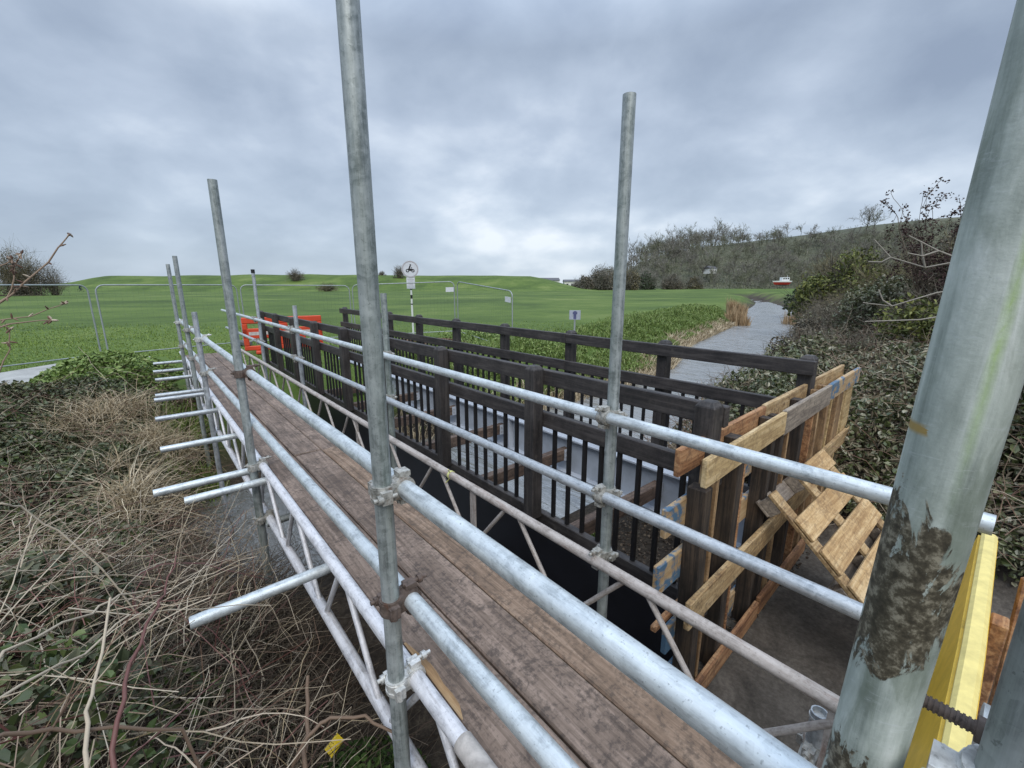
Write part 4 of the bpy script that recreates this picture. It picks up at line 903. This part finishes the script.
# --- left bank: ivy, brambles and litter
def left_pts(n, x0, x1, y0, y1, pw=1.):
    x = rng.uniform(x0, x1, n); y = y0 + (y1 - y0) * rng.random(n) ** pw; return x, y
def mound(x, y): return .22 + .28 * np.maximum(0, vnoise(x, y, .55, 2)) + .15 * vnoise(x, y, .21, 5)
n = 90000; x, y = left_pts(n, -2.6, .42, .9, 9.0, .75)
edge = sstep(.42, -.25, x); wet = np.where((y > 3.9) & (y < 6.3), sstep(.36, .0, x + .12 * vnoise(x, y, .4)), 1.); cl = .5 + .5 * vnoise(x, y, .42, 7) + .35 * vnoise(x, y, .17, 3)
nearf = np.where(y < 2.6, .8, 1.); k = (rng.random(n) < wet * (.25 + .75 * edge) * nearf * np.clip(cl * 1.3, .12, 1)); x, y = x[k], y[k]
hh = mound(x, y) * sstep(.4, -.4, x) * (1 + .9 * sstep(3.2, 1.6, y)); P = np.stack([x, y, gz(x, y) + hh * rng.random(len(x)) ** .45 + .02], 1)
s = rng.uniform(.022, .055, len(P)); half = rng.random(len(P)) < .42 + .3 * vnoise(x, y, .8, 21)
np_obj('ivy_cover', leaves_np(P[half], s[half] * 1.15, s[half] * .9, .4), M['ivy'], kind='stuff')
np_obj('bramble_leaves', leaves_np(P[~half], s[~half] * 1.3, s[~half] * .75, .35), M['left_bramble'], kind='stuff')
n = 30000; x, y = left_pts(n, -2.4, .55, .9, 8.6, .75); wet = np.where((y > 4.0) & (y < 6.2), sstep(.42, .0, x), 1.); k = rng.random(n) < wet; x, y = x[k], y[k]
P = np.stack([x, y, gz(x, y) + .03 + rng.random(len(x)) * mound(x, y) * .6 * sstep(.5, -.3, x)], 1); s = rng.uniform(.015, .05, len(P))
np_obj('dead_leaf_litter', leaves_np(P, s * 1.5, s * .6, .5), M['straw_dark'], kind='stuff')
n = 26000; x, y = left_pts(n, -2.6, .35, 1.1, 9.6, .8); k = (vnoise(x, y, .55, 31) + .5 * vnoise(x, y, .2, 12) + .5 * sstep(7.5, 9., y) > .12) & ~((y > 4.2) & (y < 6.3) & (x > 0.)); x, y = x[k], y[k]
hh = mound(x, y) * sstep(.4, -.3, x) * (1 + .8 * sstep(3.2, 1.6, y)); P = np.stack([x, y, gz(x, y) + hh * (.55 + .55 * rng.random(len(x)))], 1); s = rng.uniform(.018, .042, len(P))
np_obj('green_undergrowth', leaves_np(P, s * 1.3, s * .8, .4), M['undergreen'], kind='stuff')
# canes
def cane_field(name, n, x0, x1, y0, y1, mat, rad, ln, zoff, pw=1., sag=.5, flat=.5, keep=None):
    x, y = left_pts(n, x0, x1, y0, y1, pw)
    if keep is not None: k = keep(x, y); x, y = x[k], y[k]
    n = len(x); P = np.stack([x, y, gz(x, y) + zoff * rng.random(n)], 1)
    D = rng.normal(size=(n, 3)); D[:, 2] = np.abs(D[:, 2]) * (1 - flat) + .08; D = unit(D)
    PL = arcs(P, D, rng.uniform(ln[0], ln[1], n), sag * rng.random(n), 7, .035)
    PL[..., 2] = np.maximum(PL[..., 2], gz(PL[..., 0], PL[..., 1]) + .01)
    b_ = np.minimum(PL[..., 0], .40); PL[..., 0] = np.where(PL[..., 2] > -1.75, b_, PL[..., 0])
    R = (rng.uniform(rad[0], rad[1], n)[:, None]) * np.linspace(1, .5, 7)[None, :]
    return np_obj(name, stems_np(PL, R), mat, kind='stuff')
cane_field('bramble_canes', 1200, -1.9, .35, .95, 4.2, M['cane'], (.0010, .0032), (.2, .75), .55, .9)
cane_field('bramble_canes', 800, -2.4, .3, 3.6, 8.5, M['cane'], (.0015, .0038), (.3, .9), .45, .9)
cane_field('dead_stems', 600, -1.2, .40, .95, 3.4, M['straw'], (.0008, .0022), (.15, .55), .5, .9, .3, .4)
cane_field('dead_twigs', 2600, -.5, .55, 1.3, 4.0, M['twig_dark'], (.0012, .003), (.2, .6), .25, 1., .3, .6)
cane_field('fallen_sticks', 1000, -.35, .60, 1.2, 3.4, M['straw_dark'], (.0015, .0040), (.15, .5), .10, 1., .2, .9)
cane_field('thick_canes', 260, -.9, .25, .95, 2.8, M['cane_pale'], (.0013, .0034), (.3, .9), .55, .7, .5, .45)
cane_field('red_canes', 120, -.9, .3, .95, 2.8, M['cane_red'], (.002, .0042), (.3, .8), .5, .7, .5, .45)
n = 7000; x, y = left_pts(n, -2.0, .3, 1., 8.5, .8); k = (vnoise(x, y, .5, 11) > .2) & ~((y > 3.9) & (y < 6.2) & (x > -.1)); x, y = x[k], y[k]
P = np.stack([x, y, gz(x, y) + mound(x, y) * .4], 1); np_obj('dry_grass', blades_np(P, rng.uniform(.08, .3, len(P)), .0045, 1.8), M['straw'], kind='stuff')
n = 4200; x = rng.uniform(-.25, .48, n); y = 3.7 + 2.6 * rng.random(n); k = (vnoise(x, y, .28, 8) + .4 * vnoise(x, y, .12, 2) + 1.1 * sstep(.35, -.1, x) > .28); x, y = x[k], y[k]
P = np.stack([x, y, np.maximum(gz(x, y), WATER) + .012 + .10 * rng.random(len(x)) ** 2], 1); s = rng.uniform(.02, .05, len(P)); np_obj('stream_leaves', leaves_np(P, s * 1.3, s * .8, .7), M['ivy_pale'], kind='stuff')
def over_water(name, n, mat, rad, ln):
    P = np.stack([rng.uniform(-.5, .15, n), 3.3 + 2.9 * rng.random(n), np.full(n, WATER + .12) + .35 * rng.random(n)], 1); D = rng.normal(size=(n, 3)); D[:, 0] = np.abs(D[:, 0]) * .8; D[:, 2] = D[:, 2] * .3 + .25
    PL = arcs(P, unit(D), rng.uniform(ln[0], ln[1], n), .5 * rng.random(n), 7, .04); PL[..., 0] = np.minimum(PL[..., 0], .41); np_obj(name, stems_np(PL, rng.uniform(rad[0], rad[1], n)[:, None] * np.linspace(1, .5, 7)[None]), mat, kind='stuff')
over_water('stream_twigs', 620, M['twig_dark'], (.0015, .0035), (.25, .7)); over_water('stream_straw', 300, M['cane'], (.0012, .0028), (.2, .6))
# single canes that stand out
def cane(name, label, pts, r0, r1, mat, side=0, cat='stem', root_z=None):
    pts = [Vector(p) for p in pts]; fine = []
    for i in range(len(pts) - 1):
        for t in (0, .33, .66): fine.append(pts[i].lerp(pts[i + 1], t) + Vector(rng.normal(size=3) * .004))
    fine.append(pts[-1]); mb = MB(); mb.poly(fine, [r0 + (r1 - r0) * i / (len(fine) - 1) for i in range(len(fine))], 8); o = fine[0]
    for k in range(side):
        j = rng.integers(2, len(fine) - 1); d = Vector(rng.normal(size=3)).normalized(); mb.poly([fine[j], fine[j] + d * .05, fine[j] + d * .10 + Vector((0, 0, .02))], [r1 * .7, r1 * .5, r1 * .3], 5)
    return tag(mb.build('bramble', mat, None, o), label, 'bramble', 'single brambles in the left foreground')
cane('bramble_stem', 'thick pale dead stem rising in the bottom left foreground', [(-.26, 1.05, -1.75), (-.242, 1.152, -1.1), (-.233, 1.282, -1.012), (-.214, 1.373, -.979), (-.177, 1.564, -.873)], .0065, .003, M['cane_pale'], 3)
cane('bramble_stem', 'reddish purple stem leaning right in the bottom left foreground', [(-.20, 1.0, -1.75), (-.184, 1.099, -1.10), (-.177, 1.233, -1.004), (-.15, 1.377, -.985), (-.089, 1.577, -.963), (-.057, 1.688, -.975), (-.02, 1.8, -.93)], .007, .0022, M['cane_red'], 3)
cane('bramble_stem', 'long tan stem arching from the left edge to the top of the reddish stem', [(-.55, 1.15, -1.7), (-.45, 1.25, -.9), (-.361, 1.432, -.842), (-.229, 1.635, -.941), (-.172, 1.726, -.965), (-.101, 1.79, -1.02)], .004, .003, M['cane_pale'], 2)
cane('bramble_stem', 'brown stem lying almost level near the bottom left corner', [(-.6, 1.18, -1.5), (-.375, 1.217, -.90), (-.349, 1.255, -.928), (-.251, 1.28, -1.01), (-.066, 1.289, -1.182), (.0, 1.29, -1.75)], .005, .004, M['cane_brown'], 2)
cane('bramble_stem', 'brown twig bent in an arch beside the base of the tall streaked upright', [(.10, 1.55, -2.2), (.18, 1.43, -1.75), (.206, 1.403, -1.60), (.27, 1.40, -1.545), (.323, 1.394, -1.530), (.423, 1.314, -1.525), (.474, 1.217, -1.56), (.50, 1.15, -1.9)], .008, .005, M['cane_brown'], 1)
cane('bramble_stem', 'stout mossy brown stick standing left of the tall streaked upright', [(.17, 1.27, -2.2), (.22, 1.395, -1.687), (.27, 1.53, -1.62), (.317, 1.659, -1.562)], .010, .007, M['cane_brown'], 2)
cane('bramble_stem', 'long pale curved stem reaching from the left edge over the ivy', [(-.7, 2.2, -1.7), (-.506, 2.23, -.735), (-.465, 2.231, -.752), (-.431, 2.275, -.801), (-.358, 2.293, -.929), (-.26, 2.271, -1.13), (-.18, 2.25, -1.4)], .0045, .003, M['cane_pale'], 1)
cane('bramble_stem', 'beige stem slanting up out of the bottom left corner', [(-.6, 1.15, -1.6), (-.395, 1.381, -.93), (-.323, 1.48, -.972), (-.254, 1.577, -1.028), (-.16, 1.7, -1.03)], .0045, .003, M['cane_pale'], 2)
# litter
mb = MB(); mb.add([(-.035, -.02, 0), (.035, -.024, .008), (.04, .02, .0), (-.03, .024, .012), (0, 0, .02)], [(0, 1, 4), (1, 2, 4), (2, 3, 4), (3, 0, 4), (3, 2, 1, 0)])
o = mb.build('crisp_packet', M['wrapper'], None); o.location = (.375, 1.62, -1.935); o.rotation_euler = (.5, -.3, .4); tag(o, 'crumpled yellow wrapper lying under the brambles beside the tall streaked upright', 'litter')
# hawthorn twigs entering from the left
root = tag(empty('hawthorn', (-.62, 1.35, -1.75)), 'budding bare hawthorn branch reaching in from the left edge above the horizon', 'shrub'); O = root.location
def twig(pts, r0, r1, buds=8):
    fine = []; pts = [Vector(p) for p in pts]
    for i in range(len(pts) - 1):
        for t in (0, .5): fine.append(pts[i].lerp(pts[i + 1], t) + Vector(rng.normal(size=3) * .0015))
    fine.append(pts[-1]); TM = MB(); TM.poly(fine, [.72 * (r0 + (r1 - r0) * i / (len(fine) - 1)) for i in range(len(fine))], 7)
    bb = TM
    for k in range(buds):
        j = rng.integers(max(1, len(fine) // 3), len(fine)); p_ = fine[j - 1].lerp(fine[j], rng.random()); d = Vector(rng.normal(size=3)).normalized(); bb.poly([p_, p_ + d * .006, p_ + d * .013], [.0014, .0022, .0008], 5)
    e = fine[-1]
    for k in range(5): d = Vector(rng.normal(size=3)).normalized(); bb.poly([e, e + d * .005, e + d * .010], [.0015, .0026, .0008], 5)
    bb.build('twig', M['cane'], root, O)
twig([(-.62, 1.35, -1.75), (-.55, 1.40, -.8), (-.42, 1.45, -.25), (-.318, 1.463, -.091), (-.261, 1.476, -.064), (-.228, 1.482, -.037), (-.184, 1.489, .004), (-.142, 1.492, .05), (-.119, 1.493, .084), (-.094, 1.492, .117)], .0055, .0017, 12)
twig([(-.42, 1.45, -.25), (-.34, 1.40, -.05), (-.267, 1.374, .019), (-.2, 1.385, .04), (-.182, 1.387, .051)], .003, .0014, 6)
twig([(-.228, 1.482, -.037), (-.205, 1.486, -.011), (-.192, 1.487, .04), (-.179, 1.488, .068)], .0026, .0014, 8)
twig([(-.5, 1.42, -.55), (-.35, 1.30, -.2), (-.27, 1.266, -.116), (-.206, 1.281, -.081), (-.172, 1.287, -.072), (-.135, 1.291, -.07)], .003, .0014, 7)
twig([(-.5, 1.42, -.55), (-.40, 1.52, -.2), (-.314, 1.565, -.111), (-.25, 1.578, -.081), (-.201, 1.586, -.074), (-.137, 1.593, -.047)], .003, .0014, 7)
twig([(-.5, 1.42, -.5), (-.36, 1.45, -.28), (-.309, 1.454, -.198), (-.252, 1.466, -.19), (-.232, 1.475, -.143), (-.224, 1.48, -.099)], .003, .0014, 7)

# --- right bank: ivy covered slope
n = 130000; y0_ = rng.uniform(0, 1, n); x = 4.3 + 20 * rng.random(n) ** 1.5; y = np.interp(x, NEAR[:, 0], NEAR[:, 1]) - .05 - (rng.random(n) ** .8) * (4.5 + .25 * x)
P = np.stack([x, y, gz(x, y)], 1); k = in_view(P, 160); x, y = x[k], y[k]
lump = .24 + .62 * np.maximum(0, vnoise(x, y, 1.1, 6)) + .34 * vnoise(x, y, .45, 2)
P = np.stack([x, y, gz(x, y) + np.maximum(lump, .03) * rng.random(len(x)) ** .4], 1); s = rng.uniform(.022, .06, len(P)) * (.85 + .022 * x)
half = rng.random(len(P)) < .30 + .3 * vnoise(x, y, .9, 13)
np_obj('bank_ivy', leaves_np(P[half], s[half] * 1.2, s[half] * .9, .42), M['ivy'], kind='stuff'); np_obj('bank_brambles', leaves_np(P[~half], s[~half] * 1.3, s[~half] * .7, .35), M['ivy_pale'], kind='stuff')
n = 7500; x = 4.4 + 18 * rng.random(n) ** 1.5; y = np.interp(x, NEAR[:, 0], NEAR[:, 1]) - rng.random(n) * (4 + .25 * x); P = np.stack([x, y, gz(x, y) + .25 * rng.random(n)], 1); D = rng.normal(size=(n, 3)); D[:, 2] = np.abs(D[:, 2]) * .7 + .1
PL = arcs(P, unit(D), rng.uniform(.3, .95, n), .6 * rng.random(n), 6, .05); np_obj('bank_canes', stems_np(PL, rng.uniform(.0015, .0038, n)[:, None] * (1 + .04 * x)[:, None] * np.linspace(1, .5, 6)[None]), M['cane'], kind='stuff')
n = 56000; x = 4.4 + 20 * rng.random(n) ** 1.5; y = np.interp(x, NEAR[:, 0], NEAR[:, 1]) - .1 - rng.random(n) * (4.3 + .25 * x); k = vnoise(x, y, .8, 17) + .5 * vnoise(x, y, .3, 3) > -.15; x, y = x[k], y[k]
lump = .24 + .62 * np.maximum(0, vnoise(x, y, 1.1, 6)) + .34 * vnoise(x, y, .45, 2); P = np.stack([x, y, gz(x, y) + np.maximum(lump, .03) * (.5 + .55 * rng.random(len(x)))], 1); s = rng.uniform(.03, .075, len(P)) * (.85 + .022 * x)
np_obj('bank_dead_leaves', leaves_np(P, s * 1.3, s * .4, .3), M['deadleaf'], kind='stuff')
def shrub(name, label, cat, x, y, R, leafm, stemm, nleaf, ls, nst, sr, lumps=7, group=None, up=.35, z=None, leafy=1.):
    z0 = float(gz(x, y)) - .1 if z is None else z; root = tag(empty(name, (x, y, z0)), label, cat, group); rx, ry, rz = R
    n = nst; a = rng.uniform(0, 2 * PI, n); P = np.stack([np.cos(a) * rx * .3 * rng.random(n), np.sin(a) * ry * .3 * rng.random(n), np.zeros(n)], 1)
    e = rng.normal(size=(n, 3)); e[:, 2] = np.abs(e[:, 2]) + .25; e = unit(e) * rng.uniform(.7, 1.05, n)[:, None]; T = e * np.array([rx, ry, rz])
    K = 6; t = np.linspace(0, 1, K)[None, :, None]; PL = P[:, None] * (1 - t) + T[:, None] * t; PL[..., 2] += (np.sin(t[..., 0] * PI) * .12 * rz); w = rng.normal(size=PL.shape) * .035 * rz; w[:, 0] = 0; PL += w
    V1 = stems_np(PL, sr * np.linspace(1, .35, K)[None] * rng.uniform(.5, 1.4, n)[:, None])
    m2 = n * 6; i_ = rng.integers(0, n, m2); k_ = rng.integers(2, K, m2); Q = PL[i_, k_]; D = unit(rng.normal(size=(m2, 3)) + np.array([0, 0, .5]) + unit(T[i_]) * .8)
    V2 = stems_np(arcs(Q, D, rng.uniform(.12, .35, m2) * rz, .1, 4, .05), sr * .38 * np.linspace(1, .5, 4)[None] * np.ones((m2, 1)))
    np_obj('stems', join_np([V1, V2]), stemm, root)
    if nleaf:
        C = rng.normal(size=(lumps, 3)); C[:, 2] = np.abs(C[:, 2]) * .9; C = unit(C) * rng.uniform(.35, .75, lumps)[:, None]; S = rng.uniform(.3, .5, lumps)
        i_ = rng.integers(0, lumps, nleaf); d = unit(rng.normal(size=(nleaf, 3))); P = (C[i_] + d * (S[i_] * rng.random(nleaf) ** .45)[:, None]) * np.array([rx, ry, rz])
        P[:, 2] = np.maximum(P[:, 2], .03 * rz * rng.random(nleaf)); s = ls * rng.uniform(.6, 1.3, nleaf)
        np_obj('foliage', leaves_np(P, s * 1.3, s * .7, up), leafm, root)
    return root
shrub('willow_bush', 'large yellow green bush on the scrub side of the river', 'bush', 26.5, 5.5, (3.0, 2.6, 3.3), M['gorse'], M['bark'], 15000, .15, 150, .03, 12, z=-1.9)
shrub('willow_bush', 'tawny thin stemmed bush behind the yellow green bush', 'bush', 35.5, 8.2, (2.8, 2.6, 4.0), M['gorse'], M['brownbrush'], 1500, .15, 240, .03, 8, z=-1.9)
shrub('evergreen_bush', 'dark green rounded bush where the river bends out of sight', 'bush', 41.5, 10.8, (2.6, 2.2, 2.9), M['evergreen'], M['bark'], 6000, .2, 60, .04, 9, z=-1.9)
shrub('evergreen_bush', 'low bright green bush over the river before the dark green rounded bush', 'bush', 36.5, 9.2, (2.2, 1.6, 1.9), M['gorse'], M['bark'], 4200, .15, 60, .03, 7, z=-2.1)
shrub('grey_bush', 'grey leafless bush overhanging the river bank', 'bush', 24.0, 5.9, (2.0, 1.3, 1.7), M['greybrush'], M['greybrush'], 1500, .09, 240, .016, 8, z=-2.2)
shrub('grey_bush', 'brownish leafless bush on the slope above the river', 'bush', 18.5, 2.9, (2.4, 2., 1.9), M['gorse'], M['brownbrush'], 3000, .09, 260, .014, 8)
shrub('grey_bush', 'leafless brush on the bank in front of the yellow green bush', 'bush', 19.5, 4.3, (1.8, 1.2, 1.2), M['ivy_pale'], M['greybrush'], 2600, .09, 160, .013, 8)
shrub('bramble_bush', 'ivy covered bush on the slope beside the closest upright', 'bush', 13.2, 1.9, (1.6, 1.4, 1.3), M['ivy_pale'], M['twig_dark'], 8000, .07, 160, .010, 10)
shrub('bramble_bush', 'tall dark ivy covered bush partly hidden behind the closest upright', 'bush', 12.6, .3, (1.6, 1.3, 2.1), M['ivy'], M['twig_dark'], 9000, .075, 200, .012, 10)
shrub('bramble_bush', 'brown bramble bush high on the slope left of the closest upright', 'bush', 16.5, 1.1, (2.2, 1.6, 2.1), M['greybrush'], M['brownbrush'], 4200, .09, 240, .014, 9)
shrub('bramble_bush', 'dark ivy covered bush at the right edge of the photo beyond the pallets', 'bush', 8.6, -.9, (1.6, 1.5, 1.5), M['ivy'], M['twig_dark'], 8000, .07, 160, .01, 9)
shrub('bramble_bush', 'dark brambles right of the yellow board', 'bush', 5.6, -.5, (1.0, .9, .9), M['ivy'], M['twig_dark'], 5200, .06, 160, .007, 8)
for k_, (x, y, R, lm, lb) in enumerate(((7.2, 2.6, (.9, .8, .75), 'ivy_pale', 'low bramble bush on the bank just beyond the far parapet'), (9.2, 2.0, (1.1, 1., .8), 'ivy_pale', 'low bramble bush on the slope right of the stream'), (10.8, 2.9, (1.1, .9, .9), 'greybrush', 'brown low scrub at the water side of the slope'), (14.6, 3.2, (1.4, 1.1, 1.2), 'greybrush', 'brown scrub half way along the near slope above the river'), (16.8, 3.9, (1.4, 1.1, 1.3), 'ivy_pale', 'grey green bramble bush at the water side before the leafless brush'), (10.4, 1.0, (1.2, 1., 1.1), 'gorse', 'olive green bush in front of the ivy covered bushes on the slope'))):
    shrub('low_bramble', lb, 'bush', x, y, R, M[lm], M['greybrush'], 3600, .05 + .0015 * x, 150, .006 + .0003 * x, 9)
# tall shrub with seed heads
root = tag(empty('elder', (11.4, 1.15, float(gz(11.4, 1.15)))), 'tall bare shrub with dark seed heads against the sky beside the closest upright', 'shrub'); n = 46
a = rng.uniform(-.6, 2 * PI, n); P = np.zeros((n, 3)); D = np.stack([.34 * np.cos(a), .34 * np.sin(a), np.ones(n)], 1); ln = rng.uniform(1.5, 2.75, n)
PL = arcs(P, unit(D), ln, .05, 8, .02); V1 = stems_np(PL, rng.uniform(.006, .012, n)[:, None] * np.linspace(1, .4, 8)[None]); m2 = 340; i_ = rng.integers(0, n, m2); k_ = rng.integers(3, 8, m2)
T2 = arcs(PL[i_, k_], unit(rng.normal(size=(m2, 3)) + np.array([0, 0, .6])), rng.uniform(.15, .5, m2), .05, 4, .05); V2 = stems_np(T2, np.full((m2, 4), .0045)); np_obj('stems', join_np([V1, V2]), M['twig_dark'], root)
Q = np.repeat(T2[:, -1], 12, 0) + rng.normal(size=(m2 * 12, 3)) * .04; np_obj('seed_heads', leaves_np(Q, .045, .03, .2), M['flowerhead'], root)
# dead white branch
root = tag(empty('dead_branch', (8.3, .2, float(gz(8.3, .2)))), 'pale dead branches sticking out over the ivy beside the closest upright', 'branch'); O = np.array(root.location)
br = [[(8.3, .2, -.9), (8.1, .42, .0), (7.95, .62, .30), (7.8, .85, .42), (7.7, 1.15, .62)], [(7.8, .85, .42), (7.72, .98, .36), (7.66, 1.12, .40)], [(7.75, 1.3, .36), (7.72, 1.38, .30), (7.7, 1.52, .31)], [(7.8, 1.2, -.28), (7.75, 1.3, -.2), (7.72, 1.36, -.06)], [(7.95, .62, .30), (7.85, .95, .22), (7.75, 1.3, .36), (7.7, 1.5, .6)], [(8.1, .42, .0), (7.9, .8, -.1), (7.8, 1.2, -.28), (7.7, 1.5, -.24)], [(7.85, .95, .22), (7.8, 1.0, .4), (7.8, 1.03, .55)], [(8.15, .35, -.3), (7.9, .9, -.45), (7.75, 1.45, -.5)]]
for j, p_ in enumerate(br): MB().poly([Vector(q_) - Vector(O) for q_ in p_], [.019 * (.6 if j else 1) * (1 - .17 * i) for i in range(len(p_))], 7).build('branch', M['deadwhite'], root)

# --- field bushes
def fb(F, u): p_ = lat(F, F * u); return p_.x, p_.y
x, y = fb(72, -1.105); shrub('hawthorn_bush', 'rounded bare hawthorn bush standing alone on the far left horizon', 'bush', x, y, (3.9, 3.6, 7.6), M['greybrush'], M['brownbrush'], 9000, .15, 300, .03, 14)
x, y = fb(74, -1.03); shrub('hawthorn_bush', 'small thin bush at the right foot of the rounded hawthorn', 'bush', x, y, (2., 1.8, 5.6), M['greybrush'], M['greybrush'], 300, .12, 110, .025, 6)
x, y = fb(136, -.485); shrub('thorn_bush', 'scraggy thorn bush on the grassy embankment, left of the tall streaked upright', 'bush', x, y, (3., 2.6, 3.6), M['greybrush'], M['greybrush'], 500, .18, 130, .05, 6, 'thorn bushes of the embankment')
x, y = fb(118, -.415); shrub('thorn_bush', 'low scraggy bush at the foot of the embankment touching the tall streaked upright', 'bush', x, y, (3.2, 2.6, 2.4), M['greybrush'], M['brownbrush'], 600, .18, 120, .05, 6, 'thorn bushes of the embankment')
x, y = fb(141, -.252); shrub('thorn_bush', 'thorn bush on the embankment just left of the round sign', 'bush', x, y, (2.2, 2., 4.0), M['greybrush'], M['greybrush'], 700, .2, 90, .05, 6, 'thorn bushes of the embankment')
x, y = fb(149, -.29); shrub('thorn_bush', 'tiny bush on the embankment crest right of the tall streaked upright', 'bush', x, y, (1.4, 1.4, 1.6), M['greybrush'], M['greybrush'], 200, .2, 40, .05, 5, 'thorn bushes of the embankment')
for i, (F, u, R, lm, lb) in enumerate(((150, .160, (5, 4, 5.), 'greybrush', 'dark scrub at the left foot of the wooded hill'), (152, .205, (7, 5, 8.5), 'greybrush', 'tall grey scrub at the left foot of the wooded hill'), (156, .262, (5, 4, 7.), 'brownbrush', 'brown scrub at the foot of the wooded hill behind the lone right upright'), (172, .30, (7, 5, 8), 'evergreen', 'dark ivy clad scrub just right of the lone right upright'), (180, .36, (6, 5, 7), 'greybrush', 'pale scrub at the foot of the wooded hill'), (186, .41, (6, 5, 6), 'brownbrush', 'low brown scrub at the foot of the wooded hill'))):
    x, y = fb(F, u); shrub('scrub_bush', lb, 'bush', x, y, R, M[lm], M['woodtwig'], 3000, .42, 220, .07, 10, 'scrub at the foot of the hill', z=-2.)
# --- bare trees of the hillside
def tree_parts(seed, H):
    r_ = np.random.default_rng(seed); seg = []; K = 4
    def grow(P, D, L, R): 
        n = len(P); t = np.linspace(0, 1, K)[None, :, None]; PL = P[:, None] + D[:, None] * t * L[:, None, None]
        w = np.cumsum(r_.normal(size=(n, K, 3)) * .05 * L[:, None, None], 1); w[:, 0] = 0; PL = PL + w; seg.append((PL, R[:, None] * np.linspace(1, .6, K)[None])); return PL
    tr = grow(np.zeros((1, 3)), np.array([[r_.normal() * .08, r_.normal() * .08, 1.]]), np.array([H * .62]), np.array([H * .016])); prev, L = tr, np.array([H * .62])
    for lev, (m_, fr, rad) in enumerate(((11, .62, .007), (5, .52, .0042), (5, .5, .0030))):
        n = len(prev) * m_; i_ = np.repeat(np.arange(len(prev)), m_); t = r_.uniform(.35 if lev else .3, 1, n) * (K - 1); k0 = np.minimum(t.astype(int), K - 2); f_ = (t - k0)[:, None]
        P = prev[i_, k0] * (1 - f_) + prev[i_, k0 + 1] * f_; ax = unit(prev[i_, -1] - prev[i_, 0]); D = unit(ax * (.55 if lev else .5) + unit(r_.normal(size=(n, 3))) * .75 + np.array([0, 0, .25])); L = L[i_] * fr * r_.uniform(.6, 1.2, n)
        prev = grow(P, D, L, np.full(n, H * rad) * r_.uniform(.7, 1.2, n))
    return seg
def tree_mesh(seed, H, lo, hi, name, mat):
    S = tree_parts(seed, H)[lo:hi]; V, F_ = join_np([stems_np(*s_) for s_ in S]); return mesh_np(name, V, F_, mat)
TV = [(tree_mesh(s_, 15, 0, 1, 'trunk', M['bark']), tree_mesh(s_, 15, 1, 4, 'crown', M['woodtwig' if s_ % 2 else 'woodtwig2'])) for s_ in range(20, 26)]
def put_tree(F, u, sc, lab, grp, kk, z=None):
    p_ = hill_pt(F, u); r_ = tag(empty('bare_tree', (p_[0], p_[1], float(p_[2]) - .2 if z is None else z), rng.uniform(0, 6)), lab, 'tree', grp); r_.scale = (sc * .95, sc * .95, sc)
    for nm, me in zip(('trunk', 'crown'), TV[kk]): link(nm, me, r_)
for u in np.concatenate([np.arange(.262, .50, .0125), np.arange(.51, .66, .03)]):
    put_tree(338 + rng.uniform(-6, 10), u + rng.uniform(-.004, .004), rng.uniform(.85, 1.5) * (1 if u < .5 else .6), 'bare grey tree standing on the skyline of the wooded hill', 'skyline trees of the hill', int(rng.integers(0, 6)))
for u, sc in ((.775, 1.55), (.79, 1.35)): put_tree(300, u, sc, 'wind swept bare tree standing tall above the right end of the skyline', 'wind swept trees', int(rng.integers(0, 6)))
Vs = []; Fs = []; Vs2 = []; Fs2 = []; o1 = o2 = 0
lo = []
for s_ in range(40, 44):
    S = tree_parts(s_, 12); lo.append(join_np([stems_np(x_[0][:, [0, 2, 3]], x_[1][:, [0, 2, 3]] * 1.25) for x_ in S[:3]] + [stems_np(S[3][0][::2, [0, 3]], S[3][1][::2, [0, 3]] * 2.0)]))
acc = {0: [], 1: []}
for i in range(760):
    F = 204 + 142 * rng.random() ** .8; u = rng.uniform(.19, 1.15)
    if u > .5: F = 204 + (95 if u > .6 else 118) * rng.random()
    p_ = hill_pt(F, u); v, f_ = lo[int(rng.integers(0, 4))]; c_, s2 = math.cos(i * 1.7), math.sin(i * 1.7); sc = rng.uniform(.65, 1.25)
    if u < .26: sc *= .6
    if u > .45: sc *= .75
    R_ = np.array([[c_, -s2, 0], [s2, c_, 0], [0, 0, 1]]) * sc; acc[int(rng.random() < .4)].append((v @ R_.T + p_ - np.array([0, 0, .3]), f_))
for k_ in (0, 1): np_obj('hillside_wood', join_np(acc[k_]), M['woodtwig' if k_ == 0 else 'woodtwig2'], kind='stuff')
n = 26000; F = 203 + 150 * rng.random(n); u = rng.uniform(.17, 1.2, n); k = (F < 305) | (u < .5); F, u = F[k], u[k]; n = len(F); P = hill_pt(F, u); P[:, 2] += rng.random(n) ** 1.5 * 6.5 * (.3 + .7 * (vnoise(P[:, 0], P[:, 1], 11) > -.1)); s_ = rng.uniform(.35, .9, n)
np_obj('undergrowth', leaves_np(P, s_, s_ * .6, .4), M['woodtwig2'], kind='stuff')
